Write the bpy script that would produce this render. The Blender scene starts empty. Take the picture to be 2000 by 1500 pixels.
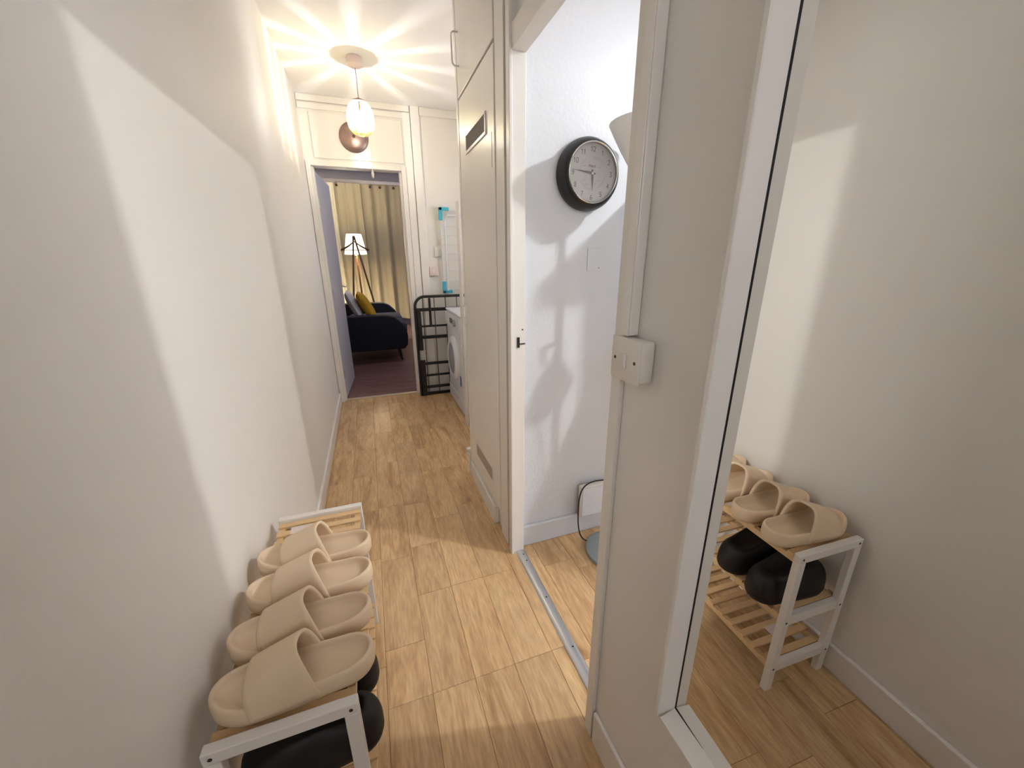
import bpy, bmesh, math, random
from mathutils import Vector, Matrix, Euler
random.seed(7)
SC = bpy.context.scene
COL = SC.collection
PI = math.pi

# ------------------------------------------------------------------ camera
cam_d = bpy.data.cameras.new('camera')
cam = bpy.data.objects.new('camera', cam_d)
COL.objects.link(cam)
cam_d.sensor_fit = 'HORIZONTAL'
cam_d.sensor_width = 36.0
cam_d.lens = 36.0 * 755.0 / 2000.0
cam_d.clip_start = 0.02
cam_d.clip_end = 60
fpx = 755.0
vy = Vector((715 - 1000.0, 508 - 750.0, fpx)).normalized()      # hallway axis seen by the camera
vd = Vector((14.0, 2350.0, fpx))
vd = (vd - vy * vd.dot(vy)).normalized()
vz = -vd
vx = vy.cross(vz)
# world axes in camera space (x right, y down, z forward) -> blender camera axes
R = Matrix(((vx.x, -vx.y, -vx.z), (vy.x, -vy.y, -vy.z), (vz.x, -vz.y, -vz.z)))
cam.matrix_world = Matrix.Translation((0, 0, 1.29)) @ R.to_4x4()
SC.camera = cam

# ------------------------------------------------------------------ world, exposure, lights
w = bpy.data.worlds.new('world')
SC.world = w
w.use_nodes = True
w.node_tree.nodes['Background'].inputs[0].default_value = (0.93, 0.94, 1.0, 1)
w.node_tree.nodes['Background'].inputs[1].default_value = 2.2
SC.view_settings.view_transform = 'Standard'
SC.view_settings.look = 'None'
SC.view_settings.gamma = 1
SC.view_settings.use_curve_mapping = False
SC.view_settings.exposure = 1.48

BULB_BED = (1.96, 0.31, 2.34)
BULB_HALL = (0.066, 3.093, 2.140)


def point(name, loc, energy, col, rad):
    l = bpy.data.lights.new(name, 'POINT')
    l.energy = energy
    l.color = col
    l.shadow_soft_size = rad
    o = bpy.data.objects.new(name, l)
    COL.objects.link(o)
    o.location = loc
    return o


point('bedroom_bulb_light', BULB_BED, 47, (0.95, 0.985, 1.0), 0.03)
point('hall_bulb_light', BULB_HALL, 6.5, (1.0, 0.98, 0.955), 0.006)
point('living_lamp_light', (-0.15, 7.36, 1.56), 24, (1.0, 0.88, 0.70), 0.05)
point('living_cool_fill', (0.9, 5.2, 2.6), 9, (0.82, 0.85, 1.0), 0.1)  # added cool fill for the living room, no lamp is seen there


# ------------------------------------------------------------------ materials
def nodes(name):
    m = bpy.data.materials.new(name)
    m.use_nodes = True
    nt = m.node_tree
    b = nt.nodes['Principled BSDF']
    return m, nt, b


def lin(c):
    return tuple((x / 255.0 / 12.92) if x / 255.0 <= 0.04045 else ((x / 255.0 + 0.055) / 1.055) ** 2.4 for x in c) + (1,)


def mat(name, rgb, rough=0.5, metal=0.0, noise=0.0, nscale=8.0, bump=0.0, bscale=200.0, spec=0.5, coat=0.0, bdist=0.001):
    m, nt, b = nodes(name)
    b.inputs['Base Color'].default_value = lin(rgb)
    b.inputs['Roughness'].default_value = rough
    b.inputs['Metallic'].default_value = metal
    b.inputs['Specular IOR Level'].default_value = spec
    b.inputs['Coat Weight'].default_value = coat
    geo = nt.nodes.new('ShaderNodeNewGeometry')
    if noise > 0:
        n = nt.nodes.new('ShaderNodeTexNoise')
        n.inputs['Scale'].default_value = nscale
        n.inputs['Detail'].default_value = 5
        nt.links.new(geo.outputs['Position'], n.inputs['Vector'])
        mx = nt.nodes.new('ShaderNodeMix')
        mx.data_type = 'RGBA'
        c = lin(rgb)
        mx.inputs['A'].default_value = tuple(v * (1 - noise) for v in c[:3]) + (1,)
        mx.inputs['B'].default_value = tuple(min(1, v * (1 + noise)) for v in c[:3]) + (1,)
        nt.links.new(n.outputs['Fac'], mx.inputs['Factor'])
        nt.links.new(mx.outputs['Result'], b.inputs['Base Color'])
    if bump > 0:
        n2 = nt.nodes.new('ShaderNodeTexNoise')
        n2.inputs['Scale'].default_value = bscale
        n2.inputs['Detail'].default_value = 3
        nt.links.new(geo.outputs['Position'], n2.inputs['Vector'])
        bp = nt.nodes.new('ShaderNodeBump')
        bp.inputs['Strength'].default_value = bump
        bp.inputs['Distance'].default_value = bdist
        nt.links.new(n2.outputs['Fac'], bp.inputs['Height'])
        nt.links.new(bp.outputs['Normal'], b.inputs['Normal'])
    return m


def wood_floor(name, light, mid, dark, knot=True, axis='Y', rough=0.24, grain=1.0):
    """laminate: grain along one axis, every plank its own tone and offset"""
    m, nt, b = nodes(name)
    L = nt.links
    geo = nt.nodes.new('ShaderNodeNewGeometry')
    oi = nt.nodes.new('ShaderNodeObjectInfo')
    off = nt.nodes.new('ShaderNodeVectorMath'); off.operation = 'SCALE'
    comb = nt.nodes.new('ShaderNodeCombineXYZ')
    for k in range(3):
        L.new(oi.outputs['Random'], comb.inputs[k])
    L.new(comb.outputs[0], off.inputs[0]); off.inputs['Scale'].default_value = 37.0
    add = nt.nodes.new('ShaderNodeVectorMath'); add.operation = 'ADD'
    L.new(geo.outputs['Position'], add.inputs[0]); L.new(off.outputs[0], add.inputs[1])
    mp = nt.nodes.new('ShaderNodeMapping')
    mp.inputs['Scale'].default_value = (1, 0.13, 1) if axis == 'Y' else (0.13, 1, 1)
    L.new(add.outputs[0], mp.inputs['Vector'])
    n1 = nt.nodes.new('ShaderNodeTexNoise')
    n1.inputs['Scale'].default_value = 16; n1.inputs['Detail'].default_value = 7
    n1.inputs['Roughness'].default_value = 0.62; n1.inputs['Distortion'].default_value = 1.1
    L.new(mp.outputs[0], n1.inputs['Vector'])
    n2 = nt.nodes.new('ShaderNodeTexNoise')
    n2.inputs['Scale'].default_value = 130; n2.inputs['Detail'].default_value = 3
    L.new(mp.outputs[0], n2.inputs['Vector'])
    r = nt.nodes.new('ShaderNodeValToRGB')
    e = r.color_ramp.elements
    e[0].position = 0.30; e[0].color = lin(dark)
    e[1].position = 0.72; e[1].color = lin(light)
    k = e.new(0.48); k.color = lin(mid)
    L.new(n1.outputs['Fac'], r.inputs['Fac'])
    # fine pores
    mx = nt.nodes.new('ShaderNodeMix'); mx.data_type = 'RGBA'; mx.blend_type = 'MULTIPLY'
    mr = nt.nodes.new('ShaderNodeMapRange')
    mr.inputs['From Min'].default_value = 0.3; mr.inputs['From Max'].default_value = 0.7
    mr.inputs['To Min'].default_value = 1.0 - 0.22 * grain; mr.inputs['To Max'].default_value = 1.06
    L.new(n2.outputs['Fac'], mr.inputs['Value'])
    mx.inputs['Factor'].default_value = 1.0
    L.new(r.outputs['Color'], mx.inputs['A']); L.new(mr.outputs['Result'], mx.inputs['B'])
    last = mx.outputs['Result']
    if knot:
        mp2 = nt.nodes.new('ShaderNodeMapping')
        mp2.inputs['Scale'].default_value = (1, 0.5, 1) if axis == 'Y' else (0.5, 1, 1)
        L.new(add.outputs[0], mp2.inputs['Vector'])
        nd = nt.nodes.new('ShaderNodeTexNoise'); nd.inputs['Scale'].default_value = 14
        L.new(mp2.outputs[0], nd.inputs['Vector'])
        ad = nt.nodes.new('ShaderNodeMix'); ad.data_type = 'RGBA'; ad.blend_type = 'LINEAR_LIGHT'
        ad.inputs['Factor'].default_value = 0.05
        L.new(mp2.outputs[0], ad.inputs['A']); L.new(nd.outputs['Color'], ad.inputs['B'])
        v = nt.nodes.new('ShaderNodeTexVoronoi'); v.inputs['Scale'].default_value = 3.0
        L.new(ad.outputs['Result'], v.inputs['Vector'])
        kr = nt.nodes.new('ShaderNodeValToRGB')
        ke = kr.color_ramp.elements
        ke[0].position = 0.02; ke[0].color = (0.30, 0.24, 0.19, 1)
        ke[1].position = 0.16; ke[1].color = (1, 1, 1, 1)
        q = ke.new(0.06); q.color = (0.62, 0.55, 0.48, 1)
        q = ke.new(0.085); q.color = (0.86, 0.82, 0.78, 1)
        L.new(v.outputs['Distance'], kr.inputs['Fac'])
        mk = nt.nodes.new('ShaderNodeMix'); mk.data_type = 'RGBA'; mk.blend_type = 'MULTIPLY'
        mk.inputs['Factor'].default_value = 0.8
        L.new(last, mk.inputs['A']); L.new(kr.outputs['Color'], mk.inputs['B'])
        last = mk.outputs['Result']
    # plank tone
    tn = nt.nodes.new('ShaderNodeMapRange')
    tn.inputs['To Min'].default_value = 0.90; tn.inputs['To Max'].default_value = 1.08
    L.new(oi.outputs['Random'], tn.inputs['Value'])
    mt = nt.nodes.new('ShaderNodeMix'); mt.data_type = 'RGBA'; mt.blend_type = 'MULTIPLY'
    mt.inputs['Factor'].default_value = 1.0
    L.new(last, mt.inputs['A']); L.new(tn.outputs['Result'], mt.inputs['B'])
    L.new(mt.outputs['Result'], b.inputs['Base Color'])
    b.inputs['Roughness'].default_value = rough
    b.inputs['Specular IOR Level'].default_value = 0.45
    bp = nt.nodes.new('ShaderNodeBump'); bp.inputs['Strength'].default_value = 0.35; bp.inputs['Distance'].default_value = 0.0006
    L.new(n2.outputs['Fac'], bp.inputs['Height']); L.new(bp.outputs['Normal'], b.inputs['Normal'])
    return m


M = {}
M['wall'] = mat('wall_paint', (238, 233, 226), 0.6, noise=0.02, nscale=2.0, bump=0.25, bscale=260, bdist=0.0006)
M['ceiling'] = mat('ceiling_paint', (242, 238, 234), 0.75, bump=0.25, bscale=60, bdist=0.001)
M['bedwall'] = mat('textured_white_wall', (218, 220, 224), 0.5, bump=0.5, bscale=75, bdist=0.0016)
M['gloss'] = mat('white_gloss_paint', (238, 233, 226), 0.3, bump=0.12, bscale=35, bdist=0.001)
M['door'] = mat('door_paint', (238, 233, 224), 0.32, bump=0.15, bscale=25, bdist=0.001)
M['plastic'] = mat('white_plastic', (232, 226, 215), 0.3)
M['plastic_pink'] = mat('pale_pink_plastic', (226, 208, 204), 0.35)
M['floor'] = wood_floor('oak_laminate', (228, 193, 146), (212, 174, 127), (182, 141, 97))
M['floor_dark'] = wood_floor('dark_laminate', (134, 98, 92), (112, 78, 74), (84, 56, 55), knot=False, axis='X', rough=0.4)
M['subfloor'] = mat('subfloor', (120, 92, 66), 0.9)
M['alu'] = mat('brushed_aluminium', (205, 207, 212), 0.28, 0.9)
M['brass_strip'] = mat('pale_brass_strip', (214, 196, 170), 0.35, 0.6)
M['rackwhite'] = mat('rack_white_lacquer', (232, 226, 218), 0.3)
M['bamboo'] = mat('bamboo', (222, 186, 138), 0.42, noise=0.10, nscale=30)
M['slide'] = mat('beige_foam', (228, 203, 170), 0.55, bump=0.2, bscale=400, bdist=0.0005)
M['blackshoe'] = mat('black_rubber', (10, 10, 11), 0.6, bump=0.2, bscale=300)
M['screw'] = mat('dark_screw', (70, 55, 50), 0.4, 0.6)
M['clockblack'] = mat('clock_black', (24, 25, 25), 0.38)
M['chrome'] = mat('chrome', (220, 220, 215), 0.12, 1.0)
M['dial'] = mat('clock_dial', (196, 194, 192), 0.45, noise=0.05, nscale=40)
M['ink'] = mat('dial_ink', (45, 45, 46), 0.5)
M['inkred'] = mat('dial_red_print', (120, 60, 70), 0.5)
M['inkpale'] = mat('dial_pale_print', (150, 148, 146), 0.5)
M['gateblack'] = mat('black_metal', (22, 20, 20), 0.35)
M['washer'] = mat('washer_white', (226, 228, 234), 0.22)
M['washergrey'] = mat('washer_grey', (150, 152, 158), 0.25)
M['display'] = mat('black_display', (12, 12, 14), 0.15)
M['bluelabel'] = mat('blue_label', (54, 84, 150), 0.4)
M['turq'] = mat('turquoise_plastic', (70, 178, 205), 0.4)
M['airer'] = mat('airer_white', (225, 225, 225), 0.35)
M['vent'] = mat('vent_mesh_grey', (148, 140, 128), 0.6, bump=0.6, bscale=500)
M['sofa'] = mat('navy_velvet', (14, 15, 26), 0.85, noise=0.3, nscale=12)
M['sofa_cush'] = mat('navy_seat', (38, 40, 66), 0.9)
M['darkwood'] = mat('dark_leg_wood', (28, 20, 18), 0.5)
M['walnut'] = mat('walnut', (112, 72, 44), 0.45, noise=0.15, nscale=20)
M['mustard'] = mat('mustard_corduroy', (188, 146, 30), 0.85)
M['whitecush'] = mat('white_cushion', (205, 200, 200), 0.9)
M['curtain'] = mat('olive_curtain', (172, 163, 140), 0.75, noise=0.04, nscale=60)
M['sheer'] = mat('white_sheer', (245, 238, 215), 0.8)
M['rail'] = mat('curtain_rail', (176, 172, 172), 0.35, 0.4)
M['livwall'] = mat('living_wall', (205, 203, 208), 0.7)
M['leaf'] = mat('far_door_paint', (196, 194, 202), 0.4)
M['base_grey'] = mat('blue_grey_metal', (150, 162, 163), 0.35)
M['shadewhite'] = mat('white_lamp_bowl', (240, 240, 238), 0.5)
M['cable'] = mat('black_cable', (16, 16, 18), 0.5)
M['copper'] = mat('copper_disc', (150, 126, 118), 0.36, 0.7, noise=0.25, nscale=30)
M['deskwhite'] = mat('white_desk', (225, 225, 228), 0.4)
M['cord'] = mat('lamp_flex', (178, 150, 140), 0.5)
M['shadow'] = mat('painted_recess_shade', (96, 80, 72), 0.8)
M['label'] = mat('pale_patch', (232, 214, 204), 0.12)

# mirror
m_, nt_, b_ = nodes('mirror_silver')
b_.inputs['Base Color'].default_value = (0.86, 0.85, 0.82, 1)
b_.inputs['Metallic'].default_value = 1
b_.inputs['Roughness'].default_value = 0.0
M['mirror'] = m_
# glass of clock
m_, nt_, b_ = nodes('clock_glass')
b_.inputs['Base Color'].default_value = (1, 1, 1, 1)
b_.inputs['Roughness'].default_value = 0.03
b_.inputs['Alpha'].default_value = 0.12
M['glass'] = m_


def emis(name, col, strength, base=(1, 1, 1, 1)):
    m, nt, b = nodes(name)
    b.inputs['Base Color'].default_value = base
    b.inputs['Emission Color'].default_value = col
    b.inputs['Emission Strength'].default_value = strength
    return m


M['bulb'] = emis('lit_bulb', (1, 0.95, 0.82, 1), 2.5)
M['lampshade'] = emis('lit_fabric_shade', (1.0, 0.90, 0.66, 1), 1.7, (0.9, 0.85, 0.7, 1))


def shade_mat():
    m = bpy.data.materials.new('yellow_shade_panel')
    m.use_nodes = True
    nt = m.node_tree
    nt.nodes.clear()
    out = nt.nodes.new('ShaderNodeOutputMaterial')
    tr = nt.nodes.new('ShaderNodeBsdfTranslucent'); tr.inputs[0].default_value = (0.50, 0.40, 0.11, 1)
    df = nt.nodes.new('ShaderNodeBsdfDiffuse'); df.inputs[0].default_value = (0.7, 0.64, 0.4, 1)
    tp = nt.nodes.new('ShaderNodeBsdfTransparent'); tp.inputs[0].default_value = (1.0, 0.94, 0.80, 1)
    mx = nt.nodes.new('ShaderNodeMixShader'); mx.inputs[0].default_value = 0.6
    mx2 = nt.nodes.new('ShaderNodeMixShader'); mx2.inputs[0].default_value = 0.30
    geo = nt.nodes.new('ShaderNodeNewGeometry')
    v = nt.nodes.new('ShaderNodeTexVoronoi'); v.inputs['Scale'].default_value = 45
    bp = nt.nodes.new('ShaderNodeBump'); bp.inputs['Strength'].default_value = 0.8; bp.inputs['Distance'].default_value = 0.004
    nt.links.new(geo.outputs['Position'], v.inputs['Vector'])
    nt.links.new(v.outputs['Distance'], bp.inputs['Height'])
    nt.links.new(bp.outputs['Normal'], tr.inputs['Normal']); nt.links.new(bp.outputs['Normal'], df.inputs['Normal'])
    nt.links.new(df.outputs[0], mx.inputs[1]); nt.links.new(tr.outputs[0], mx.inputs[2])
    nt.links.new(mx.outputs[0], mx2.inputs[1]); nt.links.new(tp.outputs[0], mx2.inputs[2])
    nt.links.new(mx2.outputs[0], out.inputs['Surface'])
    return m


M['shadepanel'] = shade_mat()


# ------------------------------------------------------------------ mesh helpers (all in world metres)
def BM():
    return bmesh.new()


def bx(bm, x0, x1, y0, y1, z0, z1, bev=0.0, seg=2):
    g = bmesh.ops.create_cube(bm, size=1.0)
    vs = g['verts']
    for v in vs:
        v.co = Vector(((x0 + x1) / 2 + v.co.x * (x1 - x0), (y0 + y1) / 2 + v.co.y * (y1 - y0), (z0 + z1) / 2 + v.co.z * (z1 - z0)))
    if bev > 0:
        es = {e for v in vs for e in v.link_edges}
        bmesh.ops.bevel(bm, geom=list(es), offset=bev, segments=seg, profile=0.5, affect='EDGES')
    return vs


def cyl(bm, p0, p1, r0, r1=None, n=16, caps=True):
    r1 = r0 if r1 is None else r1
    p0, p1 = Vector(p0), Vector(p1)
    d = (p1 - p0).normalized()
    a = d.orthogonal().normalized()
    b = d.cross(a)
    A = [bm.verts.new(p0 + (a * math.cos(2 * PI * i / n) + b * math.sin(2 * PI * i / n)) * r0) for i in range(n)]
    B = [bm.verts.new(p1 + (a * math.cos(2 * PI * i / n) + b * math.sin(2 * PI * i / n)) * r1) for i in range(n)]
    for i in range(n):
        j = (i + 1) % n
        bm.faces.new((A[i], A[j], B[j], B[i]))
    if caps:
        bm.faces.new(A[::-1]); bm.faces.new(B)


def tube(bm, pts, r, n=8):
    pts = [Vector(p) for p in pts]
    rings = []
    up = None
    for i, p in enumerate(pts):
        t = (pts[min(i + 1, len(pts) - 1)] - pts[max(i - 1, 0)]).normalized()
        if up is None:
            up = t.orthogonal().normalized()
        a = (up - t * up.dot(t)).normalized(); up = a
        b = t.cross(a)
        rings.append([bm.verts.new(p + (a * math.cos(2 * PI * k / n) + b * math.sin(2 * PI * k / n)) * r) for k in range(n)])
    for i in range(len(rings) - 1):
        for k in range(n):
            j = (k + 1) % n
            bm.faces.new((rings[i][k], rings[i][j], rings[i + 1][j], rings[i + 1][k]))
    bm.faces.new(rings[0][::-1]); bm.faces.new(rings[-1])


def lathe(bm, c, prof, axis='Z', n=40, cap0=True, cap1=True):
    """prof: list of (r, h) along axis from c"""
    c = Vector(c)
    rings = []
    for r, h in prof:
        ring = []
        for i in range(n):
            a = 2 * PI * i / n
            if axis == 'Z':
                p = Vector((r * math.cos(a), r * math.sin(a), h))
            elif axis == 'Y':      # h towards -Y
                p = Vector((r * math.cos(a), -h, r * math.sin(a)))
            else:                  # h towards -X
                p = Vector((-h, r * math.cos(a), r * math.sin(a)))
            ring.append(bm.verts.new(c + p))
        rings.append(ring)
    for i in range(len(rings) - 1):
        for k in range(n):
            j = (k + 1) % n
            bm.faces.new((rings[i][k], rings[i][j], rings[i + 1][j], rings[i + 1][k]))
    if cap0: bm.faces.new(rings[0][::-1])
    if cap1: bm.faces.new(rings[-1])


def grid(bm, fn, nu, nv, wrap=False):
    g = [[bm.verts.new(fn(i / (nu - 1), j / (nv if wrap else nv - 1))) for j in range(nv)] for i in range(nu)]
    for i in range(nu - 1):
        for j in range(nv if wrap else nv - 1):
            k = (j + 1) % nv
            bm.faces.new((g[i][j], g[i + 1][j], g[i + 1][k], g[i][k]))
    return g


def obj(name, bm, m, parent=None, smooth=False, mats=None):
    bmesh.ops.recalc_face_normals(bm, faces=bm.faces[:])
    org = Vector(parent['_w']) if parent is not None else Vector((0, 0, 0))
    if parent is None:
        # own origin at the centre of its base
        xs = [v.co for v in bm.verts]
        lo = Vector((min(v.x for v in xs), min(v.y for v in xs), min(v.z for v in xs)))
        hi = Vector((max(v.x for v in xs), max(v.y for v in xs), max(v.z for v in xs)))
        org = Vector(((lo.x + hi.x) / 2, (lo.y + hi.y) / 2, lo.z))
    for v in bm.verts:
        v.co -= org
    me = bpy.data.meshes.new(name)
    bm.to_mesh(me)
    bm.free()
    me.materials.append(m)
    for e in (mats or []):
        me.materials.append(e)
    if smooth:
        for p in me.polygons:
            p.use_smooth = True
        me.set_sharp_from_angle(angle=math.radians(38))
    o = bpy.data.objects.new(name, me)
    COL.objects.link(o)
    if parent is not None:
        o.parent = parent
        o['_w'] = tuple(org)
    else:
        o.location = org
        o['_w'] = tuple(org)
    return o


def tag(o, label, cat, group=None):
    o['label'] = label
    o['category'] = cat
    if group:
        o['group'] = group
    return o


def thing(name, label, cat, loc, group=None):
    o = bpy.data.objects.new(name, None)
    o.empty_display_size = 0.05
    COL.objects.link(o)
    o.location = loc
    o['_w'] = tuple(loc)
    return tag(o, label, cat, group)


def struct(name, bm, m, parent=None, smooth=False):
    o = obj(name, bm, m, parent, smooth)
    if parent is None:
        o['kind'] = 'structure'
    return o


def sbox(name, x0, x1, y0, y1, z0, z1, m, parent=None, bev=0.0):
    bm = BM(); bx(bm, x0, x1, y0, y1, z0, z1, bev)
    return struct(name, bm, m, parent)


def pbox(name, x0, x1, y0, y1, z0, z1, m, parent, bev=0.0, label=None):
    bm = BM(); bx(bm, x0, x1, y0, y1, z0, z1, bev)
    o = obj(name, bm, m, parent)
    if label: o['label'] = label
    return o


# ------------------------------------------------------------------ floors made of planks
def plank(parent, m, x0, x1, y0, y1, zt, th=0.006, gap=0.0004, name='plank'):
    x0 += gap; x1 -= gap; y0 += gap; y1 -= gap
    if x1 - x0 < 0.01 or y1 - y0 < 0.01:
        return
    c = 0.0009
    bm = BM()
    b0 = [(x0, y0, zt - th), (x1, y0, zt - th), (x1, y1, zt - th), (x0, y1, zt - th)]
    b1 = [(x0, y0, zt - c), (x1, y0, zt - c), (x1, y1, zt - c), (x0, y1, zt - c)]
    b2 = [(x0 + c, y0 + c, zt), (x1 - c, y0 + c, zt), (x1 - c, y1 - c, zt), (x0 + c, y1 - c, zt)]
    V = [[bm.verts.new(p) for p in r] for r in (b0, b1, b2)]
    for i in range(2):
        for k in range(4):
            bm.faces.new((V[i][k], V[i][(k + 1) % 4], V[i + 1][(k + 1) % 4], V[i + 1][k]))
    bm.faces.new(V[2]); bm.faces.new(V[0][::-1])
    obj(name, bm, m, parent)


floor = sbox('floor', -0.375, 1.25, -1.3, 3.86, -0.10, -0.006, M['subfloor'])
cols = [-0.375, -0.354, -0.219, -0.084, 0.050, 0.186, 0.322, 0.458, 0.594, 0.73, 0.866, 1.002, 1.138, 1.25]
PITCH = 0.40
joints = {   # end joints read from the photograph for each strip
    -0.084: [-0.65, -0.15, 0.40, 0.888, 1.08, 1.52, 1.94, 2.45, 2.95, 3.4],
    0.050: [-0.6, -0.1, 0.45, 0.888, 1.282, 1.57, 1.92, 2.28, 2.72, 3.2, 3.6],
    0.186: [-0.8, -0.2, 0.30, 0.888, 1.284, 1.75, 2.25, 2.57, 3.02, 3.45],
    0.322: [-0.5, 0.0, 0.48, 0.888, 1.284, 1.82, 2.25, 2.90, 3.3],
    0.458: [-0.9, -0.3, 0.20, 0.888, 1.40, 1.80, 2.40, 2.78, 3.25],
}
for i in range(len(cols) - 1):
    x0, x1 = cols[i], cols[i + 1]
    js = joints.get(x0)
    if js is None:
        js = []
        y = -1.3 + random.random() * 0.35
        while y < 3.8:
            js.append(y); y += random.choice((0.38, 0.45, 0.52, 0.6))
    if x0 >= 0.594:      # kitchen recess only
        ys = [2.12] + [j for j in js if j > 2.2] + [3.86]
    else:
        ys = [-1.3] + js + [3.86]
    if x0 == 0.458:
        for a, b in zip(ys[:-1], ys[1:]):
            if b <= 2.12:
                plank(floor, M['floor'], x0, 0.512, a, b, 0.0)
            elif a < 2.12:
                plank(floor, M['floor'], x0, 0.512, a, 2.12, 0.0)
                plank(floor, M['floor'], x0, x1, 2.12, b, 0.0)
            else:
                plank(floor, M['floor'], x0, x1, a, b, 0.0)
    else:
        for a, b in zip(ys[:-1], ys[1:]):
            plank(floor, M['floor'], x0, x1, a, b, 0.0)

floor_bed = sbox('floor_bedroom', 0.512, 2.7, -0.7, 1.43, -0.10, -0.006, M['subfloor'])
x = 0.512
k = 0
while x < 2.7:
    xn = min(2.7, 0.594 + 0.136 * k) if k else 0.594
    y = -0.7 + random.random() * 0.3
    ys = [-0.7, y] if k != 1 else [-0.7, -0.3, 0.25]
    while ys[-1] < 1.1:
        ys.append(ys[-1] + random.choice((0.4, 0.5)))
    if ys[-1] > 1.38: ys.pop()
    ys.append(1.43)
    if xn > x:
        for a, b in zip(ys[:-1], ys[1:]):
            plank(floor_bed, M['floor'], x, xn, a, b, 0.0)
    x = xn
    k += 1
    if k > 40: break

floor_liv = sbox('floor_living', -1.0, 1.9, 3.86, 8.5, -0.10, -0.006, M['subfloor'])
y = 3.86
r = 0
while y < 8.5:
    yn = min(8.5, y + 0.125)
    xs = [-1.0]
    xx = -1.0 + random.uniform(0.3, 1.1)
    while xx < 1.8:
        xs.append(xx); xx += 1.15
    xs.append(1.9)
    for a, b in zip(xs[:-1], xs[1:]):
        plank(floor_liv, M['floor_dark'], a, b, y, yn, 0.0)
    y = yn
    r += 1

# ------------------------------------------------------------------ walls and ceilings
sbox('wall_left', -0.475, -0.375, -1.3, 3.82, -0.05, 2.5, M['wall'])
sbox('wall_back', -0.475, 0.56, -1.4, -1.3, -0.05, 1.38, M['wall'])
sbox('wall_back_head', -0.475, 0.56, -1.4, -1.3, 2.02, 2.5, M['wall'])
sbox('wall_back_pier', -0.475, -0.33, -1.4, -1.3, 1.38, 2.02, M['wall'])
sbox('wall_back_pier', 0.42, 0.56, -1.4, -1.3, 1.38, 2.02, M['wall'])
wn = bpy.data.objects.new('fill_window_2', None); COL.objects.link(wn); wn.location = (0.045, -1.35, 1.38); wn['_w'] = (0.045, -1.35, 1.38); wn['kind'] = 'structure'  # unseen window added behind the camera to let in fill light
for (a, b, c, d_) in ((-0.329, 0.419, 1.381, 1.41), (-0.329, 0.419, 1.98, 2.019), (-0.329, -0.29, 1.411, 1.979), (0.38, 0.419, 1.411, 1.979)):
    bm = BM(); bx(bm, a, b, -1.37, -1.33, c, d_, 0.003); obj('fill_window_frame', bm, M['gloss'], wn)
bm = BM(); bx(bm, -0.475, 1.35, -1.4, 3.92, 2.5, 2.58)
struct('ceiling', bm, M['ceiling'])
bm = BM(); bx(bm, 0.46, 0.56, -1.3, 0.618, -0.05, 2.5)
struct('wall_right', bm, M['wall'])
# transom above the bedroom door
sbox('wall_right_transom', 0.510, 0.540, 0.651, 1.3715, 1.9725, 2.5, M['door'])
# bedroom
sbox('wall_bedroom_far', 0.545, 2.7, 1.415, 1.53, -0.05, 2.5, M['bedwall'])
sbox('wall_bedroom_right', 2.7, 2.8, -0.7, 0.1, -0.05, 2.5, M['bedwall'])
sbox('wall_bedroom_right_pier', 2.7, 2.8, 1.25, 1.53, -0.05, 2.5, M['bedwall'])
sbox('wall_bedroom_right_sill', 2.7, 2.8, -0.4, 1.25, -0.05, 0.95, M['bedwall'])
sbox('wall_bedroom_right_head', 2.7, 2.8, -0.4, 1.25, 2.25, 2.5, M['bedwall'])
wn = bpy.data.objects.new('fill_window_1', None); COL.objects.link(wn); wn.location = (2.75, 0.67, 0.95); wn['_w'] = (2.75, 0.67, 0.95); wn['kind'] = 'structure'  # unseen window, added to raise the soft cool light in the bedroom
for (a, b, c, d_) in ((0.101, 1.249, 0.951, 1.00), (0.101, 1.249, 2.20, 2.249), (0.101, 0.15, 1.001, 2.199), (1.20, 1.249, 1.001, 2.199), (0.66, 0.70, 1.001, 2.199)):
    bm = BM(); bx(bm, 2.73, 2.77, a, b, c, d_, 0.003); obj('fill_window_frame', bm, M['gloss'], wn)
sbox('wall_bedroom_near', 0.56, 2.8, -0.8, -0.7, -0.05, 2.5, M['bedwall'])
sbox('ceiling_bedroom', 1.351, 2.8, -0.8, 1.53, 2.5, 2.58, M['ceiling'])
# end wall of the hall around the far door
sbox('wall_far_left', -0.475, -0.335, 3.82, 3.90, -0.05, 2.5, M['gloss'])
sbox('wall_far_lintel', -0.335, 0.365, 3.82, 3.90, 2.01, 2.5, M['gloss'])
sbox('wall_far_right', 0.365, 1.35, 3.82, 3.90, -0.05, 2.5, M['gloss'])
sbox('wall_kitchen_right', 1.25, 1.35, 2.12, 3.82, -0.05, 1.35, M['wall'])
sbox('wall_kitchen_right_head', 1.25, 1.35, 2.12, 3.82, 1.95, 2.5, M['wall'])
sbox('wall_kitchen_right_pier', 1.25, 1.35, 2.12, 2.45, 1.35, 1.95, M['wall'])
sbox('wall_kitchen_right_pier', 1.25, 1.35, 3.35, 3.82, 1.35, 1.95, M['wall'])
wn = bpy.data.objects.new('fill_window_3', None); COL.objects.link(wn); wn.location = (1.30, 2.80, 1.35); wn['_w'] = (1.30, 2.80, 1.35); wn['kind'] = 'structure'  # out-of-view opening added to brighten the recess and cupboard face
for (a, b, c, d_) in ((2.451, 3.349, 1.351, 1.38), (2.451, 3.349, 1.92, 1.949), (2.451, 2.48, 1.381, 1.919), (3.32, 3.349, 1.381, 1.919)):
    bm = BM(); bx(bm, 1.28, 1.32, a, b, c, d_, 0.003); obj('fill_window_frame', bm, M['gloss'], wn)
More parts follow.
